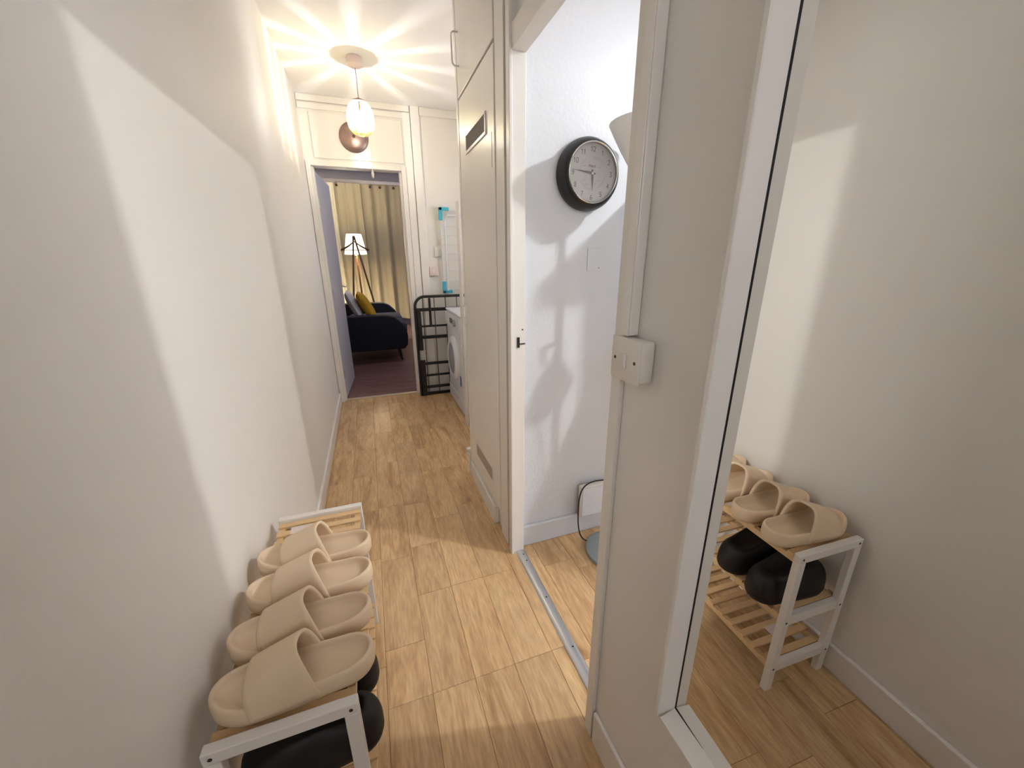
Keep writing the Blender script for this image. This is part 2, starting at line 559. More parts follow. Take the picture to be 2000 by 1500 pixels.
# living room shell
sbox('wall_living_left', -1.1, -1.0, 3.9, 8.6, -0.05, 2.85, M['livwall'])
sbox('wall_living_right', 1.9, 2.0, 3.9, 8.6, -0.05, 2.85, M['livwall'])
sbox('wall_living_far', -1.1, 2.0, 8.5, 8.6, -0.05, 2.85, M['livwall'])
sbox('ceiling_living', -1.1, 2.0, 3.9, 8.6, 2.85, 2.93, M['livwall'])
sbox('wall_living_near_left', -1.1, -0.475, 3.84, 3.90, -0.05, 2.85, M['livwall'])
sbox('wall_living_near_right', 1.35, 2.0, 3.84, 3.90, -0.05, 2.85, M['livwall'])
sbox('wall_living_near_top', -0.475, 1.35, 3.921, 3.96, 2.5, 2.85, M['livwall'])

# ---- baseboards
def skirt(name, pts, h, m):
    """profile board with a rounded top; pts = (x0,x1,y0,y1), board"""
    bm = BM(); bx(bm, *pts, 0.0, h, 0.004)
    return struct(name, bm, m)


skirt('baseboard_left', (-0.375, -0.360, -1.29, 3.80), 0.095, M['gloss'])
bm = BM(); bx(bm, 0.449, 0.46, -1.29, 0.612, 0.0, 0.115, 0.004)
struct('baseboard_right', bm, M['gloss'])
bm = BM(); bx(bm, 0.5455, 2.69, 1.398, 1.415, 0.0, 0.105, 0.004)
struct('baseboard_bedroom', bm, M['bedwall'])
bm = BM(); bx(bm, -1.0, 1.9, 8.47, 8.5, 0.0, 0.13, 0.004)
struct('baseboard_living', bm, M['livwall'])

# ---- far door frame and panelling
trim = M['gloss']
t = sbox('trim_1', -0.372, -0.335, 3.800, 3.819, 0.0, 2.052, trim, bev=0.003)      # architrave left
t = sbox('trim_2', 0.365, 0.405, 3.800, 3.819, 0.0, 2.052, trim, bev=0.003)       # architrave right
t = sbox('trim_3', -0.335, 0.365, 3.800, 3.819, 2.012, 2.052, trim, bev=0.003)    # architrave head
# panel above the door: raised sheet with a moulded edge
sbox('trim_4', -0.372, 0.468, 3.803, 3.819, 2.455, 2.5, trim, bev=0.003)
sbox('trim_5', -0.372, 0.468, 3.808, 3.819, 2.405, 2.448, trim, bev=0.004)
sbox('trim_6', 0.408, 0.468, 3.804, 3.819, 0.0, 2.45, trim, bev=0.002)            # wide stile right of the door
sbox('trim_7', 0.474, 0.545, 3.794, 3.819, 0.0, 2.5, trim, bev=0.003)             # batten
sbox('trim_8', 0.548, 1.24, 3.800, 3.819, 2.44, 2.5, trim, bev=0.003)
sbox('trim_9', -0.300, 0.395, 3.811, 3.819, 2.07, 2.39, trim, bev=0.003)          # fielded panel
# inner lining of the far door (shows on the left) and the threshold strip
sbox('trim_10', -0.3345, -0.318, 3.83, 3.90, 0.0, 2.0095, trim)
sbox('trim_11', 0.348, 0.3645, 3.83, 3.90, 0.0, 2.0095, trim)
bm = BM(); bx(bm, -0.333, 0.363, 3.835, 3.875, 0.0005, 0.009, 0.003)
struct('trim_12', bm, M['brass_strip'])

# far door leaf, open into the living room
d = bpy.data.objects.new('door_1', None); COL.objects.link(d); d.location = (-0.325, 3.905, 0); d['_w'] = (-0.325, 3.905, 0); d['kind'] = 'structure'
dv = Vector((0.052, 0.70, 0)).normalized()
bm = BM()
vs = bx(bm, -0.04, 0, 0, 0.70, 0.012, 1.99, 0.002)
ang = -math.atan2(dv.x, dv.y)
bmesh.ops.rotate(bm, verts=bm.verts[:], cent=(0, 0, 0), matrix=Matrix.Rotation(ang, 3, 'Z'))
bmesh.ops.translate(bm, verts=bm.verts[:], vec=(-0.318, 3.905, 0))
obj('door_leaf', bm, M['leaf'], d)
for z in (0.25, 1.0, 1.75):
    bm = BM(); cyl(bm, (-0.317, 3.899, z - 0.04), (-0.317, 3.899, z + 0.04), 0.005, n=10)
    obj('hinge', bm, M['chrome'], d, True)
bm = BM()
p = Vector((-0.318, 3.905, 1.03)) + dv * 0.64
nrm = Vector((dv.y, -dv.x, 0))
cyl(bm, p, p + nrm * 0.045, 0.009, n=12)
cyl(bm, p + nrm * 0.04, p + nrm * 0.04 - dv * 0.10, 0.008, n=12)
bx(bm, p.x - 0.002, p.x + 0.006, p.y - 0.02, p.y + 0.02, 0.97, 1.08)
obj('door_handle', bm, M['chrome'], d, True)

# ---- bedroom doorway joinery
sbox('trim_13', 0.450, 0.562, 0.619, 0.650, 0.0, 2.5, M['gloss'], bev=0.002)            # near jamb / architrave
sbox('trim_14', 0.4955, 0.5445, 1.372, 1.420, 0.0, 2.5, M['gloss'], bev=0.002)          # far jamb
sbox('trim_15', 0.4925, 0.5445, 0.651, 1.371, 1.908, 1.972, M['gloss'], bev=0.002)         # head
sbox('trim_16', 0.484, 0.4953, 1.365, 1.400, 0.0, 2.5, M['gloss'], bev=0.002)            # outer architrave strip
sbox('trim_17', 0.502, 0.5445, 1.421, 1.432, 0.0, 2.5, M['shadow'])                       # recess strip, its shade put into the dark colour
# strike plate on the far jamb
t = thing('strike_plate', 'small black latch hole with plate on the white bedroom door jamb', 'latch', (0.52, 1.371, 0.985))
pbox('keep_hole', 0.512, 0.522, 1.3685, 1.3718, 0.965, 1.005, M['display'], t, label='black latch hole')
pbox('latch_lip', 0.522, 0.545, 1.3695, 1.3718, 0.976, 0.981, M['screw'], t)
bm = BM(); cyl(bm, (0.534, 1.3695, 1.034), (0.534, 1.3718, 1.034), 0.0028, n=10)
obj('screw', bm, M['screw'], t)

# aluminium threshold
t = thing('threshold_strip', 'aluminium threshold strip on the floor across the bedroom doorway', 'threshold strip', (0.527, 1.01, 0.0))
bm = BM()
prof = [(0.506, 0.0008), (0.509, 0.005), (0.518, 0.0085), (0.527, 0.0095), (0.536, 0.0085), (0.545, 0.005), (0.548, 0.0008)]
a_ = [bm.verts.new((p_[0], 0.6515, p_[1])) for p_ in prof]
b__ = [bm.verts.new((p_[0], 1.3705, p_[1])) for p_ in prof]
for i in range(len(prof)):
    j = (i + 1) % len(prof)
    bm.faces.new((a_[i], a_[j], b__[j], b__[i]))
bm.faces.new(a_[::-1]); bm.faces.new(b__)
obj('strip', bm, M['alu'], t, True)
for yy in (0.75, 0.87, 1.09, 1.30, 1.34):
    bm = BM(); lathe(bm, (0.530, yy, 0.0093), [(0.0035, 0), (0.003, 0.001), (0.001, 0.0013)], n=12)
    obj('screw', bm, M['screw'], t, True)

# ------------------------------------------------------------------ built-in cupboard (right)
FX = 0.490
t = thing('built_in_cupboard', 'tall white built-in cupboard with vented door beside the bedroom doorway', 'cupboard', (0.70, 1.80, 0.0))
bm = BM()
bx(bm, FX + 0.012, 1.24, 1.434, 2.085, 0.0, 2.498)
obj('carcass', bm, M['door'], t)
pbox('stile', FX - 0.002, FX + 0.0115, 1.434, 1.528, 0.0, 2.498, M['door'], t, 0.002)
pbox('stile', FX - 0.006, FX + 0.0115, 2.088, 2.122, 0.0, 2.498, M['gloss'], t, 0.002)
# upper and lower doors
ud = pbox('door', FX - 0.006, FX + 0.011, 1.531, 2.078, 2.003, 2.49, M['door'], t, 0.002)
ld = pbox('door', FX - 0.006, FX + 0.011, 1.531, 2.078, 0.118, 1.992, M['door'], t, 0.002)


def d_handle(parent, z0, z1, y, xf):
    bm = BM()
    pts = [(xf, y, z1), (xf - 0.02, y, z1), (xf - 0.028, y, z1 - 0.006), (xf - 0.030, y, z1 - 0.016)]
    pts += [(xf - 0.030, y, z0 + 0.016), (xf - 0.028, y, z0 + 0.006), (xf - 0.02, y, z0), (xf, y, z0)]
    tube(bm, pts, 0.0035, 10)
    o = obj('handle', bm, M['plastic'], parent, True)
    o['label'] = 'white wire handle'


d_handle(ud, 2.112, 2.236, 2.035, FX - 0.006)
d_handle(ld, 0.958, 1.062, 2.045, FX - 0.006)
# upper vent grille in the lower door
vf = BM()
Y0, Y1, Z0, Z1 = 1.628, 1.952, 1.745, 1.822
for (a, b, c, d_) in ((Y0, Y1, Z1 - 0.008, Z1), (Y0, Y1, Z0, Z0 + 0.012), (Y0, Y0 + 0.012, Z0 + 0.012, Z1 - 0.008), (Y1 - 0.012, Y1, Z0 + 0.012, Z1 - 0.008)):
    bx(vf, FX - 0.011, FX - 0.006, a, b, c, d_, 0.001)
vfo = obj('vent_frame', vf, M['plastic'], ld)
vg = BM()
bx(vg, FX - 0.0075, FX - 0.0062, Y0 + 0.012, Y1 - 0.012, Z0 + 0.012, Z1 - 0.008)
n = 36
for i in range(n):
    yy = Y0 + 0.014 + (Y1 - Y0 - 0.028) * i / (n - 1)
    bx(vg, FX - 0.0085, FX - 0.0075, yy - 0.001, yy + 0.001, Z0 + 0.012, Z1 - 0.008)
g = obj('vent_mesh', vg, M['vent'], ld)
g['label'] = 'grey mesh behind the vent frame'
# lower recessed vent : four bevelled reveals round a recessed tan panel
Y0, Y1, Z0, Z1 = 1.648, 1.955, 0.222, 0.292
lv = BM()
bx(lv, FX - 0.0075, FX - 0.0062, Y0, Y1, Z0, Z1)
o = obj('vent_panel', lv, mat('vent_tan', (178, 162, 148), 0.6), ld)
lv = BM()
for (a, b, c, d_) in ((Y0 - 0.008, Y1 + 0.008, Z1, Z1 + 0.006), (Y0 - 0.008, Y1 + 0.008, Z0 - 0.006, Z0), (Y0 - 0.008, Y0, Z0, Z1), (Y1, Y1 + 0.008, Z0, Z1)):
    bx(lv, FX - 0.0095, FX - 0.0062, a, b, c, d_, 0.001)
obj('vent_frame', lv, M['door'], ld)
# crack line and kick board
pbox('joint_line', FX - 0.0068, FX - 0.0058, 1.560, 1.563, 1.62, 1.735, M['screw'], ld)
pbox('kick_board', FX - 0.016, FX + 0.011, 1.60, 2.09, 0.0, 0.098, M['gloss'], t, 0.004)

# small white catch at the ceiling
t = thing('ceiling_catch', 'small white catch with black pin on the ceiling above the cupboard door', 'catch', (0.462, 2.14, 2.43))
bm = BM(); bx(bm, 0.444, 0.478, 2.10, 2.17, 2.445, 2.499, 0.003)
obj('body', bm, M['plastic'], t)
bm = BM(); cyl(bm, (0.468, 2.105, 2.430), (0.468, 2.105, 2.4449), 0.006, 0.008, n=12)
cyl(bm, (0.446, 2.103, 2.438), (0.468, 2.103, 2.434), 0.002, n=8)
obj('pin', bm, M['display'], t, True)

# pipe and valve low behind the cupboard
t = thing('radiator_valve', 'small white radiator valve on a short pipe behind the cupboard edge', 'valve', (0.478, 2.145, 0.0))
bm = BM(); cyl(bm, (0.482, 2.145, 0.0), (0.482, 2.145, 0.12), 0.0085, n=14)
obj('pipe', bm, M['gloss'], t, True)
bm = BM(); lathe(bm, (0.480, 2.145, 0.115), [(0.011, 0), (0.017, 0.006), (0.017, 0.02), (0.010, 0.027), (0.016, 0.034), (0.017, 0.05), (0.011, 0.056)], n=20)
obj('valve_head', bm, M['plastic'], t, True)

# ------------------------------------------------------------------ light switch with trunking
t = thing('light_switch', 'white surface-mounted rocker switch box on the bedroom door frame', 'switch', (0.445, 0.575, 1.06))
bm = BM(); bx(bm, 0.4275, 0.4595, 0.536, 0.614, 1.076, 1.152, 0.006, 3)
obj('back_box', bm, M['plastic'], t, True)
bm = BM(); bx(bm, 0.4235, 0.4285, 0.534, 0.616, 1.074, 1.154, 0.0018, 2)
fp = obj('face_plate', bm, M['plastic'], t, True)
bm = BM()
vv = bx(bm, 0.4195, 0.4236, 0.570, 0.582, 1.100, 1.126, 0.001)
for v in bm.verts:
    if v.co.x < 0.4215 and v.co.z > 1.113: v.co.x -= 0.0025
obj('rocker', bm, M['plastic'], fp)
for yy in (0.546, 0.604):
    bm = BM(); cyl(bm, (0.4230, yy, 1.114), (0.4245, yy, 1.114), 0.0032, n=12)
    obj('screw', bm, M['screw'], fp)
t = thing('cable_trunking', 'white cable trunking running up the door frame above the light switch', 'trunking', (0.45, 0.602, 1.154))
bm = BM(); bx(bm, 0.4385, 0.4595, 0.588, 0.613, 1.1545, 2.498, 0.002)
obj('channel', bm, M['gloss'], t)
bm = BM(); bx(bm, 0.4355, 0.4384, 0.590, 0.611, 1.1545, 2.498, 0.001)
obj('lid', bm, M['gloss'], t)

# ------------------------------------------------------------------ wall mirror
t = thing('wall_mirror', 'large full-length wall mirror in a white frame right of the light switch', 'mirror', (0.45, -0.1, 0.46))
GY, GZ = 0.3735, 0.484
MX = 0.457
YN = -0.25
bm = BM()
tl = math.tan(math.radians(1.3))      # the glass sits very slightly turned in its frame
gp = [(MX, GY + 0.002), (0.4597, GY + 0.002), (0.4597, YN + 0.002), (MX - tl * (GY - YN), YN + 0.002)]
A = [bm.verts.new((p_[0], p_[1], GZ - 0.003)) for p_ in gp]; B = [bm.verts.new((p_[0], p_[1], 2.40)) for p_ in gp]
for i in range(4):
    bm.faces.new((A[i], A[(i + 1) % 4], B[(i + 1) % 4], B[i]))
bm.faces.new(A[::-1]); bm.faces.new(B)
obj('glass', bm, M['mirror'], t)['label'] = 'reflecting mirror glass'


def frame_prism(pts, along, a0, a1):
    """pts: 2-D section; along: 'z' or 'y'"""
    bm = BM()
    A, B = [], []
    for u, v in pts:
        if along == 'z':
            A.append(bm.verts.new((u, v, a0))); B.append(bm.verts.new((u, v, a1)))
        else:
            A.append(bm.verts.new((u, a0, v))); B.append(bm.verts.new((u, a1, v)))
    n = len(pts)
    for i in range(n):
        bm.faces.new((A[i], A[(i + 1) % n], B[(i + 1) % n], B[i]))
    bm.faces.new(A[::-1]); bm.faces.new(B)
    return bm


sec = [(0.4598, GY + 0.0165), (0.425, GY + 0.0165), (0.4235, GY + 0.015), (0.4235, GY + 0.0085), (0.425, GY + 0.007), (MX - 0.0003, GY), (0.4598, GY)]
sec_y = [(a, b) for a, b in sec]
obj('frame_side', frame_prism([(a, b) for a, b in sec], 'z', GZ - 0.0162, 2.41), M['gloss'], t)
sz = [(a, GZ - (b - GY)) for a, b in sec]
obj('frame_bottom', frame_prism(sz, 'y', YN, GY + 0.0002), M['gloss'], t)
sz = [(a, 2.40 + (b - GY)) for a, b in sec]
obj('frame_top', frame_prism(sz, 'y', YN, GY + 0.0002), M['gloss'], t)
obj('frame_side', frame_prism([(a, 2 * GY - b + YN - GY) for a, b in sec], 'z', GZ - 0.0162, 2.41), M['gloss'], t)

bm = BM(); bx(bm, MX - 0.0016, MX - 0.0002, GY - 0.0008, GY + 0.0004, GZ, 2.399)  # dark strips painted in for the shade in the gap at the glass
bx(bm, MX - 0.0016, MX - 0.0002, YN + 0.002, GY - 0.0008, GZ - 0.0004, GZ + 0.0008)
obj('gap_shade', bm, M['cable'], t)['label'] = 'thin dark strip painted for the shaded gap around the glass'

# ------------------------------------------------------------------ pendant lamp in the hall
PX, PY = 0.066, 3.093
t = thing('pendant_lamp', 'lit egg-shaped yellow pendant lamp hanging from the hall ceiling', 'ceiling lamp', (PX, PY, 2.5))
bm = BM(); lathe(bm, (PX, PY, 2.455), [(0.02, -0.012), (0.045, 0), (0.050, 0.006), (0.050, 0.038), (0.046, 0.0445)], n=32)
obj('ceiling_rose', bm, M['plastic_pink'], t, True)
bm = BM(); tube(bm, [(PX, PY, 2.445), (PX + 0.002, PY, 2.38), (PX, PY, 2.285)], 0.0028, 8)
obj('flex', bm, M['cord'], t, True)
bm = BM(); lathe(bm, (PX, PY, 2.235), [(0.013, -0.03), (0.017, -0.028), (0.017, 0.0), (0.012, 0.03), (0.018, 0.034), (0.018, 0.040), (0.004, 0.05)], n=20)
obj('lamp_holder', bm, M['screw'], t, True)
# bulb modelled as an open glass base under the holder
bm = BM(); lathe(bm, (PX, PY, 2.112), [(0.001, 0.0), (0.012, 0.003), (0.020, 0.012), (0.022, 0.02)], n=20, cap1=False)
obj('bulb', bm, M['bulb'], t, True)
NP = 12
ZC, HZ, RM = 2.170, 0.105, 0.080


def egg(zn):      # zn -1..1
    return RM * math.sqrt(max(0, 1 - (abs(zn)) ** 2.3)) * (1 - 0.06 * zn)


for i in range(NP):
    bm = BM()
    a0 = 2 * PI * (i + 0.12) / NP
    a1 = 2 * PI * (i + 0.88) / NP

    def fn(u, v, a0=a0, a1=a1):
        zn = -0.93 + 1.90 * u
        r_ = egg(zn) + 0.0015
        a = a0 + (a1 - a0) * v
        bulge = 0.004 * math.sin(PI * v)
        return Vector((PX + (r_ + bulge) * math.cos(a), PY + (r_ + bulge) * math.sin(a), ZC + HZ * zn))
    grid(bm, fn, 14, 5)
    obj('shade_panel', bm, M['shadepanel'], t, True)
    bm = BM()
    am = 2 * PI * i / NP
    pts = []
    for q in range(12):
        zn = -0.97 + 1.94 * q / 11
        r_ = egg(zn) + 0.001
        pts.append((PX + r_ * math.cos(am), PY + r_ * math.sin(am), ZC + HZ * zn))
    tube(bm, pts, 0.0010, 6)
    obj('shade_wire', bm, M['copper'], t, True)
bm = BM(); lathe(bm, (PX, PY, ZC + HZ * 0.985), [(0.050, -0.014), (0.040, -0.004), (0.024, 0.003), (0.008, 0.006)], n=20)
obj('shade_cap', bm, M['copper'], t, True)
# pull cord
t = thing('pull_cord', 'thin pull cord with small clear toggle hanging below the pendant lamp', 'pull cord', (PX + 0.05, PY, 1.83))
bm = BM(); tube(bm, [(PX + 0.045, PY - 0.01, 2.075), (PX + 0.047, PY - 0.01, 1.95), (PX + 0.040, PY - 0.01, 1.87)], 0.0010, 6)
obj('cord', bm, M['plastic'], t, True)
bm = BM(); lathe(bm, (PX + 0.040, PY - 0.01, 1.822), [(0.003, 0), (0.007, 0.006), (0.009, 0.03), (0.004, 0.048)], n=14)
obj('toggle', bm, M['plastic'], t, True)

# round copper-coloured disc on the panel over the door
t = thing('door_chime', 'round copper-coloured domed disc on the panel above the far doorway', 'chime', (0.015, 3.81, 2.20))
bm = BM(); lathe(bm, (0.015, 3.8105, 2.235), [(0.108, 0), (0.112, 0.006), (0.104, 0.016), (0.075, 0.028), (0.035, 0.035), (0.010, 0.037)], axis='Y', n=40)
obj('dome', bm, M['copper'], t, True)
bm = BM(); lathe(bm, (0.015, 3.7735, 2.235), [(0.012, 0), (0.010, 0.006), (0.003, 0.008)], axis='Y', n=16)
obj('boss', bm, M['screw'], t, True)

# door sensor on the far frame, left
t = thing('door_contact', 'small white sensor box on the left frame of the far door', 'sensor', (-0.355, 3.79, 1.42))
bm = BM(); bx(bm, -0.372, -0.338, 3.782, 3.7995, 1.44, 1.525, 0.003)
obj('body', bm, M['plastic'], t)
bm = BM(); bx(bm, -0.372, -0.358, 3.79, 3.7995, 0.10, 1.4399, 0.002)
obj('cable_cover', bm, M['gloss'], t)

# switches on the far wall to the right of the door
t = thing('socket_box', 'pale pink square spur box on the far wall, above the black bed frame', 'switch box', (0.585, 3.80, 1.14))
bm = BM(); bx(bm, 0.5455, 0.628, 3.785, 3.8195, 1.145, 1.228, 0.006, 3)
obj('box', bm, M['plastic_pink'], t, True)
bm = BM(); bx(bm, 0.575, 0.598, 3.781, 3.7853, 1.17, 1.20, 0.001)
obj('rocker', bm, M['plastic'], t)
t = thing('thermostat', 'white wall thermostat plate beside the drying rack, higher than the pink box', 'thermostat', (0.64, 3.81, 1.30))
bm = BM(); bx(bm, 0.607, 0.668, 3.800, 3.8195, 1.315, 1.40, 0.006, 3)
obj('plate', bm, M['plastic'], t, True)
bm = BM(); bx(bm, 0.648, 0.666, 3.803, 3.8195, 1.42, 1.48, 0.003)
obj('clip', bm, M['plastic'], t, True)

# ------------------------------------------------------------------ folded black metal bed frame
t = thing('metal_bed_frame', 'folded black metal bed frame standing against the far wall beside the washing machine', 'bed frame', (0.60, 3.73, 0.0))
GYY = 3.725
bm = BM()
pts = [(0.378, GYY, 0.0)]
pts += [(0.378, GYY, 0.86)]
for q in range(1, 8):
    a = PI / 2 * q / 8
    pts.append((0.378 + 0.095 * (1 - math.cos(a)), GYY, 0.87 + 0.095 * math.sin(a)))
pts += [(0.473, GYY, 0.965), (0.95, GYY, 0.965), (0.98, GYY, 0.95), (0.985, GYY, 0.92), (0.985, GYY, 0.0)]
tube(bm, pts, 0.0135, 10)
obj('outer_tube', bm, M['gateblack'], t, True)
for z, hgt in ((0.845, 0.030), (0.690, 0.018), (0.585, 0.030), (0.325, 0.026), (0.205, 0.020), (0.085, 0.026), (0.018, 0.026)):
    pbox('cross_bar', 0.392, 0.972, GYY - 0.010, GYY + 0.010, z - hgt / 2, z + hgt / 2, M['gateblack'], t, 0.003)
pbox('side_plate', 0.392, 0.428, GYY - 0.014, GYY + 0.014, 0.46, 0.83, M['gateblack'], t, 0.003)
pbox('side_plate', 0.392, 0.436, GYY - 0.014, GYY + 0.014, 0.0, 0.36, M['gateblack'], t, 0.003)
pbox('upright', 0.502, 0.524, GYY - 0.022, GYY - 0.0105, 0.70, 0.952, M['gateblack'], t, 0.003)
for xx in (0.452, 0.560, 0.668, 0.776, 0.884):
    bm = BM(); cyl(bm, (xx, GYY + 0.013, 0.02), (xx, GYY + 0.013, 0.955), 0.0035, n=8)
    obj('thin_rod', bm, M['gateblack'], t, True)

# ------------------------------------------------------------------ clothes airer with turquoise corners
t = thing('clothes_airer', 'folded white clothes drying rack with turquoise plastic corners behind the bed frame', 'drying rack', (0.80, 3.77, 0.0))
AY = 3.772
bm = BM()
tube(bm, [(0.672, AY, 0.0), (0.672, AY, 1.66), (0.684, AY, 1.70), (0.72, AY, 1.715), (0.98, AY, 1.715), (1.01, AY, 1.70), (1.02, AY, 1.66), (1.02, AY, 0.0)], 0.007, 10)
obj('outer_frame', bm, M['airer'], t, True)
bm = BM()
tube(bm, [(0.705, AY - 0.016, 1.01), (0.705, AY - 0.016, 1.62), (0.73, AY - 0.016, 1.67), (0.97, AY - 0.016, 1.67), (0.99, AY - 0.016, 1.62), (0.99, AY - 0.016, 1.01)], 0.010, 10)
obj('inner_frame', bm, M['airer'], t, True)
for z in (0.30, 0.62, 0.80, 1.02, 1.10, 1.20, 1.29, 1.345, 1.42, 1.50, 1.58):
    bm = BM(); cyl(bm, (0.675, AY - 0.004, z), (1.018, AY - 0.004, z), 0.0035, n=8)
    obj('rail', bm, M['airer'], t, True)
for xx in (0.76, 0.83, 0.90):
    bm = BM(); cyl(bm, (xx, AY - 0.004, 0.30), (xx, AY - 0.004, 0.80), 0.004, n=8)
    obj('rod', bm, M['airer'], t, True)


def corner(z0, up):
    bm = BM()
    s = 1 if up else -1
    bx(bm, 0.657, 0.690, AY - 0.016, AY + 0.014, min(z0, z0 - s * 0.11), max(z0, z0 - s * 0.11), 0.006)
    bx(bm, 0.657, 0.750, AY - 0.016, AY + 0.014, min(z0, z0 - s * 0.030), max(z0, z0 - s * 0.030), 0.006)
    o = obj('corner_joint', bm, M['turq'], t)
    o['label'] = 'turquoise plastic corner joint'


corner(1.738, True)
corner(0.985, False)
# white panel (folded boxes) behind bed frame
t = thing('storage_box', 'plain white plastic storage box behind the lower bars of the black bed frame', 'box', (0.85, 3.76, 0.0))
bm = BM(); bx(bm, 0.700, 1.20, 3.745, 3.764, 0.001, 0.27, 0.008)
obj('body', bm, M['airer'], t)
bm = BM(); bx(bm, 0.692, 1.21, 3.742, 3.7645, 0.2702, 0.295, 0.006)
obj('lid', bm, M['airer'], t)

# ------------------------------------------------------------------ washing machine
t = thing('washing_machine', 'white front-loading washing machine in the recess behind the cupboard', 'washing machine', (0.92, 3.34, 0.0))
WX, WY0, WY1, WZ = 0.650, 3.035, 3.630, 0.850
bm = BM(); bx(bm, WX, 1.20, WY0, WY1, 0.012, WZ, 0.012, 3)
obj('body', bm, M['washer'], t, True)
pbox('top_panel', WX - 0.006, 1.205, WY0 - 0.001, WY1 + 0.001, WZ + 0.0005, WZ + 0.018, M['washer'], t, 0.008)
cp = pbox('control_panel', WX - 0.010, WX - 0.0003, WY0 + 0.008, WY1 - 0.008, 0.725, 0.842, M['washer'], t, 0.003)
pbox('display', WX - 0.0125, WX - 0.0103, 3.30, 3.42, 0.765, 0.805, M['display'], cp, label='small black display')
bm = BM(); lathe(bm, (WX - 0.0103, 3.20, 0.783), [(0.028, 0), (0.027, 0.016), (0.012, 0.019)], axis='X', n=24)
obj('dial_knob', bm, M['washergrey'], cp, True)
pbox('drawer_front', WX - 0.0135, WX - 0.0103, 3.45, 3.60, 0.745, 0.825, M['washer'], cp, 0.001)
bm = BM(); lathe(bm, (WX, 3.333, 0.455), [(0.200, 0), (0.198, 0.012), (0.180, 0.028), (0.150, 0.032), (0.140, 0.026)], axis='X', n=40)
dd = obj('door_ring', bm, M['washer'], t, True)
bm = BM(); lathe(bm, (WX - 0.027, 3.333, 0.455), [(0.139, 0), (0.11, 0.008), (0.05, 0.014), (0.01, 0.015)], axis='X', n=36)
obj('door_glass', bm, M['washergrey'], dd, True)
pbox('kick_panel', WX - 0.006, WX - 0.0003, WY0 + 0.01, WY1 - 0.01, 0.03, 0.145, M['washer'], t, 0.002)
pbox('sticker', WX - 0.0018, WX - 0.0002, 3.085, 3.135, 0.255, 0.345, M['bluelabel'], t, label='blue label sticker')
for yy in (WY0 + 0.05, WY1 - 0.05):
    for xx in (WX + 0.05, 1.14):
        bm = BM(); cyl(bm, (xx, yy, 0.0), (xx, yy, 0.0125), 0.022, n=14)
        obj('foot', bm, M['display'], t)
# narrow white panel that stands beside the machine
bm = BM(); bx(bm, 0.632, 0.648, 2.86, 2.93, 0.0, 1.675, 0.003)
o = obj('trim_18', bm, M['gloss']); o['kind'] = 'structure'

# ------------------------------------------------------------------ living room
# curtain, rail
t = thing('curtain_rail', 'grey curtain rail across the far living room wall', 'curtain rail', (0.3, 8.36, 2.62))
bm = BM(); bx(bm, -0.62, 1.75, 8.205, 8.245, 2.602, 2.66, 0.004)
obj('rail', bm, M['rail'], t)
for xx in (-0.3, 0.7, 1.65):
    pbox('bracket', xx, xx + 0.03, 8.2455, 8.4995, 2.61, 2.65, M['rail'], t)


def curtain_mesh(x0, x1, zt, zb, folds, amp, y0, ph=0.0, th=0.006):
    bm = BM()

    def fn(u, v):
        xx = x0 + (x1 - x0) * v
        a = amp * (0.55 + 0.45 * u)
        yy = y0 + a * math.sin(2 * PI * folds * v + ph + 0.7 * math.sin(5 * v)) + 0.35 * a * math.sin(4 * PI * folds * v + 1 + u)
        zz = zt + (zb - zt) * u + (0.02 * math.sin(9 * v) * u)
        return Vector((xx, yy, zz))
    grid(bm, fn, 12, max(24, int(folds * 16)))
    bmesh.ops.recalc_face_normals(bm, faces=bm.faces[:])
    r = bmesh.ops.solidify(bm, geom=bm.faces[:], thickness=th)
    return bm


t = thing('olive_curtain', 'heavy olive-beige curtain closed over the window, wide right panel', 'curtain', (0.9, 8.27, 0.15), 'olive curtains on the far rail')
obj('fabric', curtain_mesh(-0.02, 1.75, 2.60, 0.16, 6.5, 0.042, 8.235), M['curtain'], t, True)
for xx in (0.21, 0.38, 0.62, 0.85, 1.08, 1.31):
    bm = BM(); lathe(bm, (xx, 8.187, 2.552), [(0.024, 0), (0.024, 0.004), (0.012, 0.004)], axis='Y', n=18, cap1=True)
    obj('eyelet', bm, M['screw'], t)
t = thing('olive_curtain', 'olive-beige curtain, narrow left panel behind the tripod lamp', 'curtain', (-0.22, 8.2, 0.15), 'olive curtains on the far rail')
obj('fabric', curtain_mesh(-0.40, 0.04, 2.60, 0.18, 2.6, 0.022, 8.190, 1.2), M['curtain'], t, True)
bm = BM(); lathe(bm, (-0.35, 8.158, 2.552), [(0.022, 0), (0.022, 0.004), (0.012, 0.004)], axis='Y', n=18)
obj('eyelet', bm, M['screw'], t)
t = tag(obj('sheer_curtain', curtain_mesh(-0.60, -0.41, 2.60, 0.1, 3, 0.012, 8.225), M['sheer'], None, True), 'narrow white sheer curtain left of the olive curtains', 'curtain')

# sofa
t = thing('sofa', 'dark navy velvet two-seat sofa seen from its near arm through the far doorway', 'sofa', (-0.1, 6.0, 0.0))


def soft_box(name, x0, x1, y0, y1, z0, z1, r, m, parent, seg=5):
    bm = BM(); bx(bm, x0, x1, y0, y1, z0, z1, r, seg)
    return obj(name, bm, m, parent, True)


soft_box('base_frame', -0.52, 0.37, 5.42, 6.72, 0.17, 0.33, 0.03, M['sofa'], t)
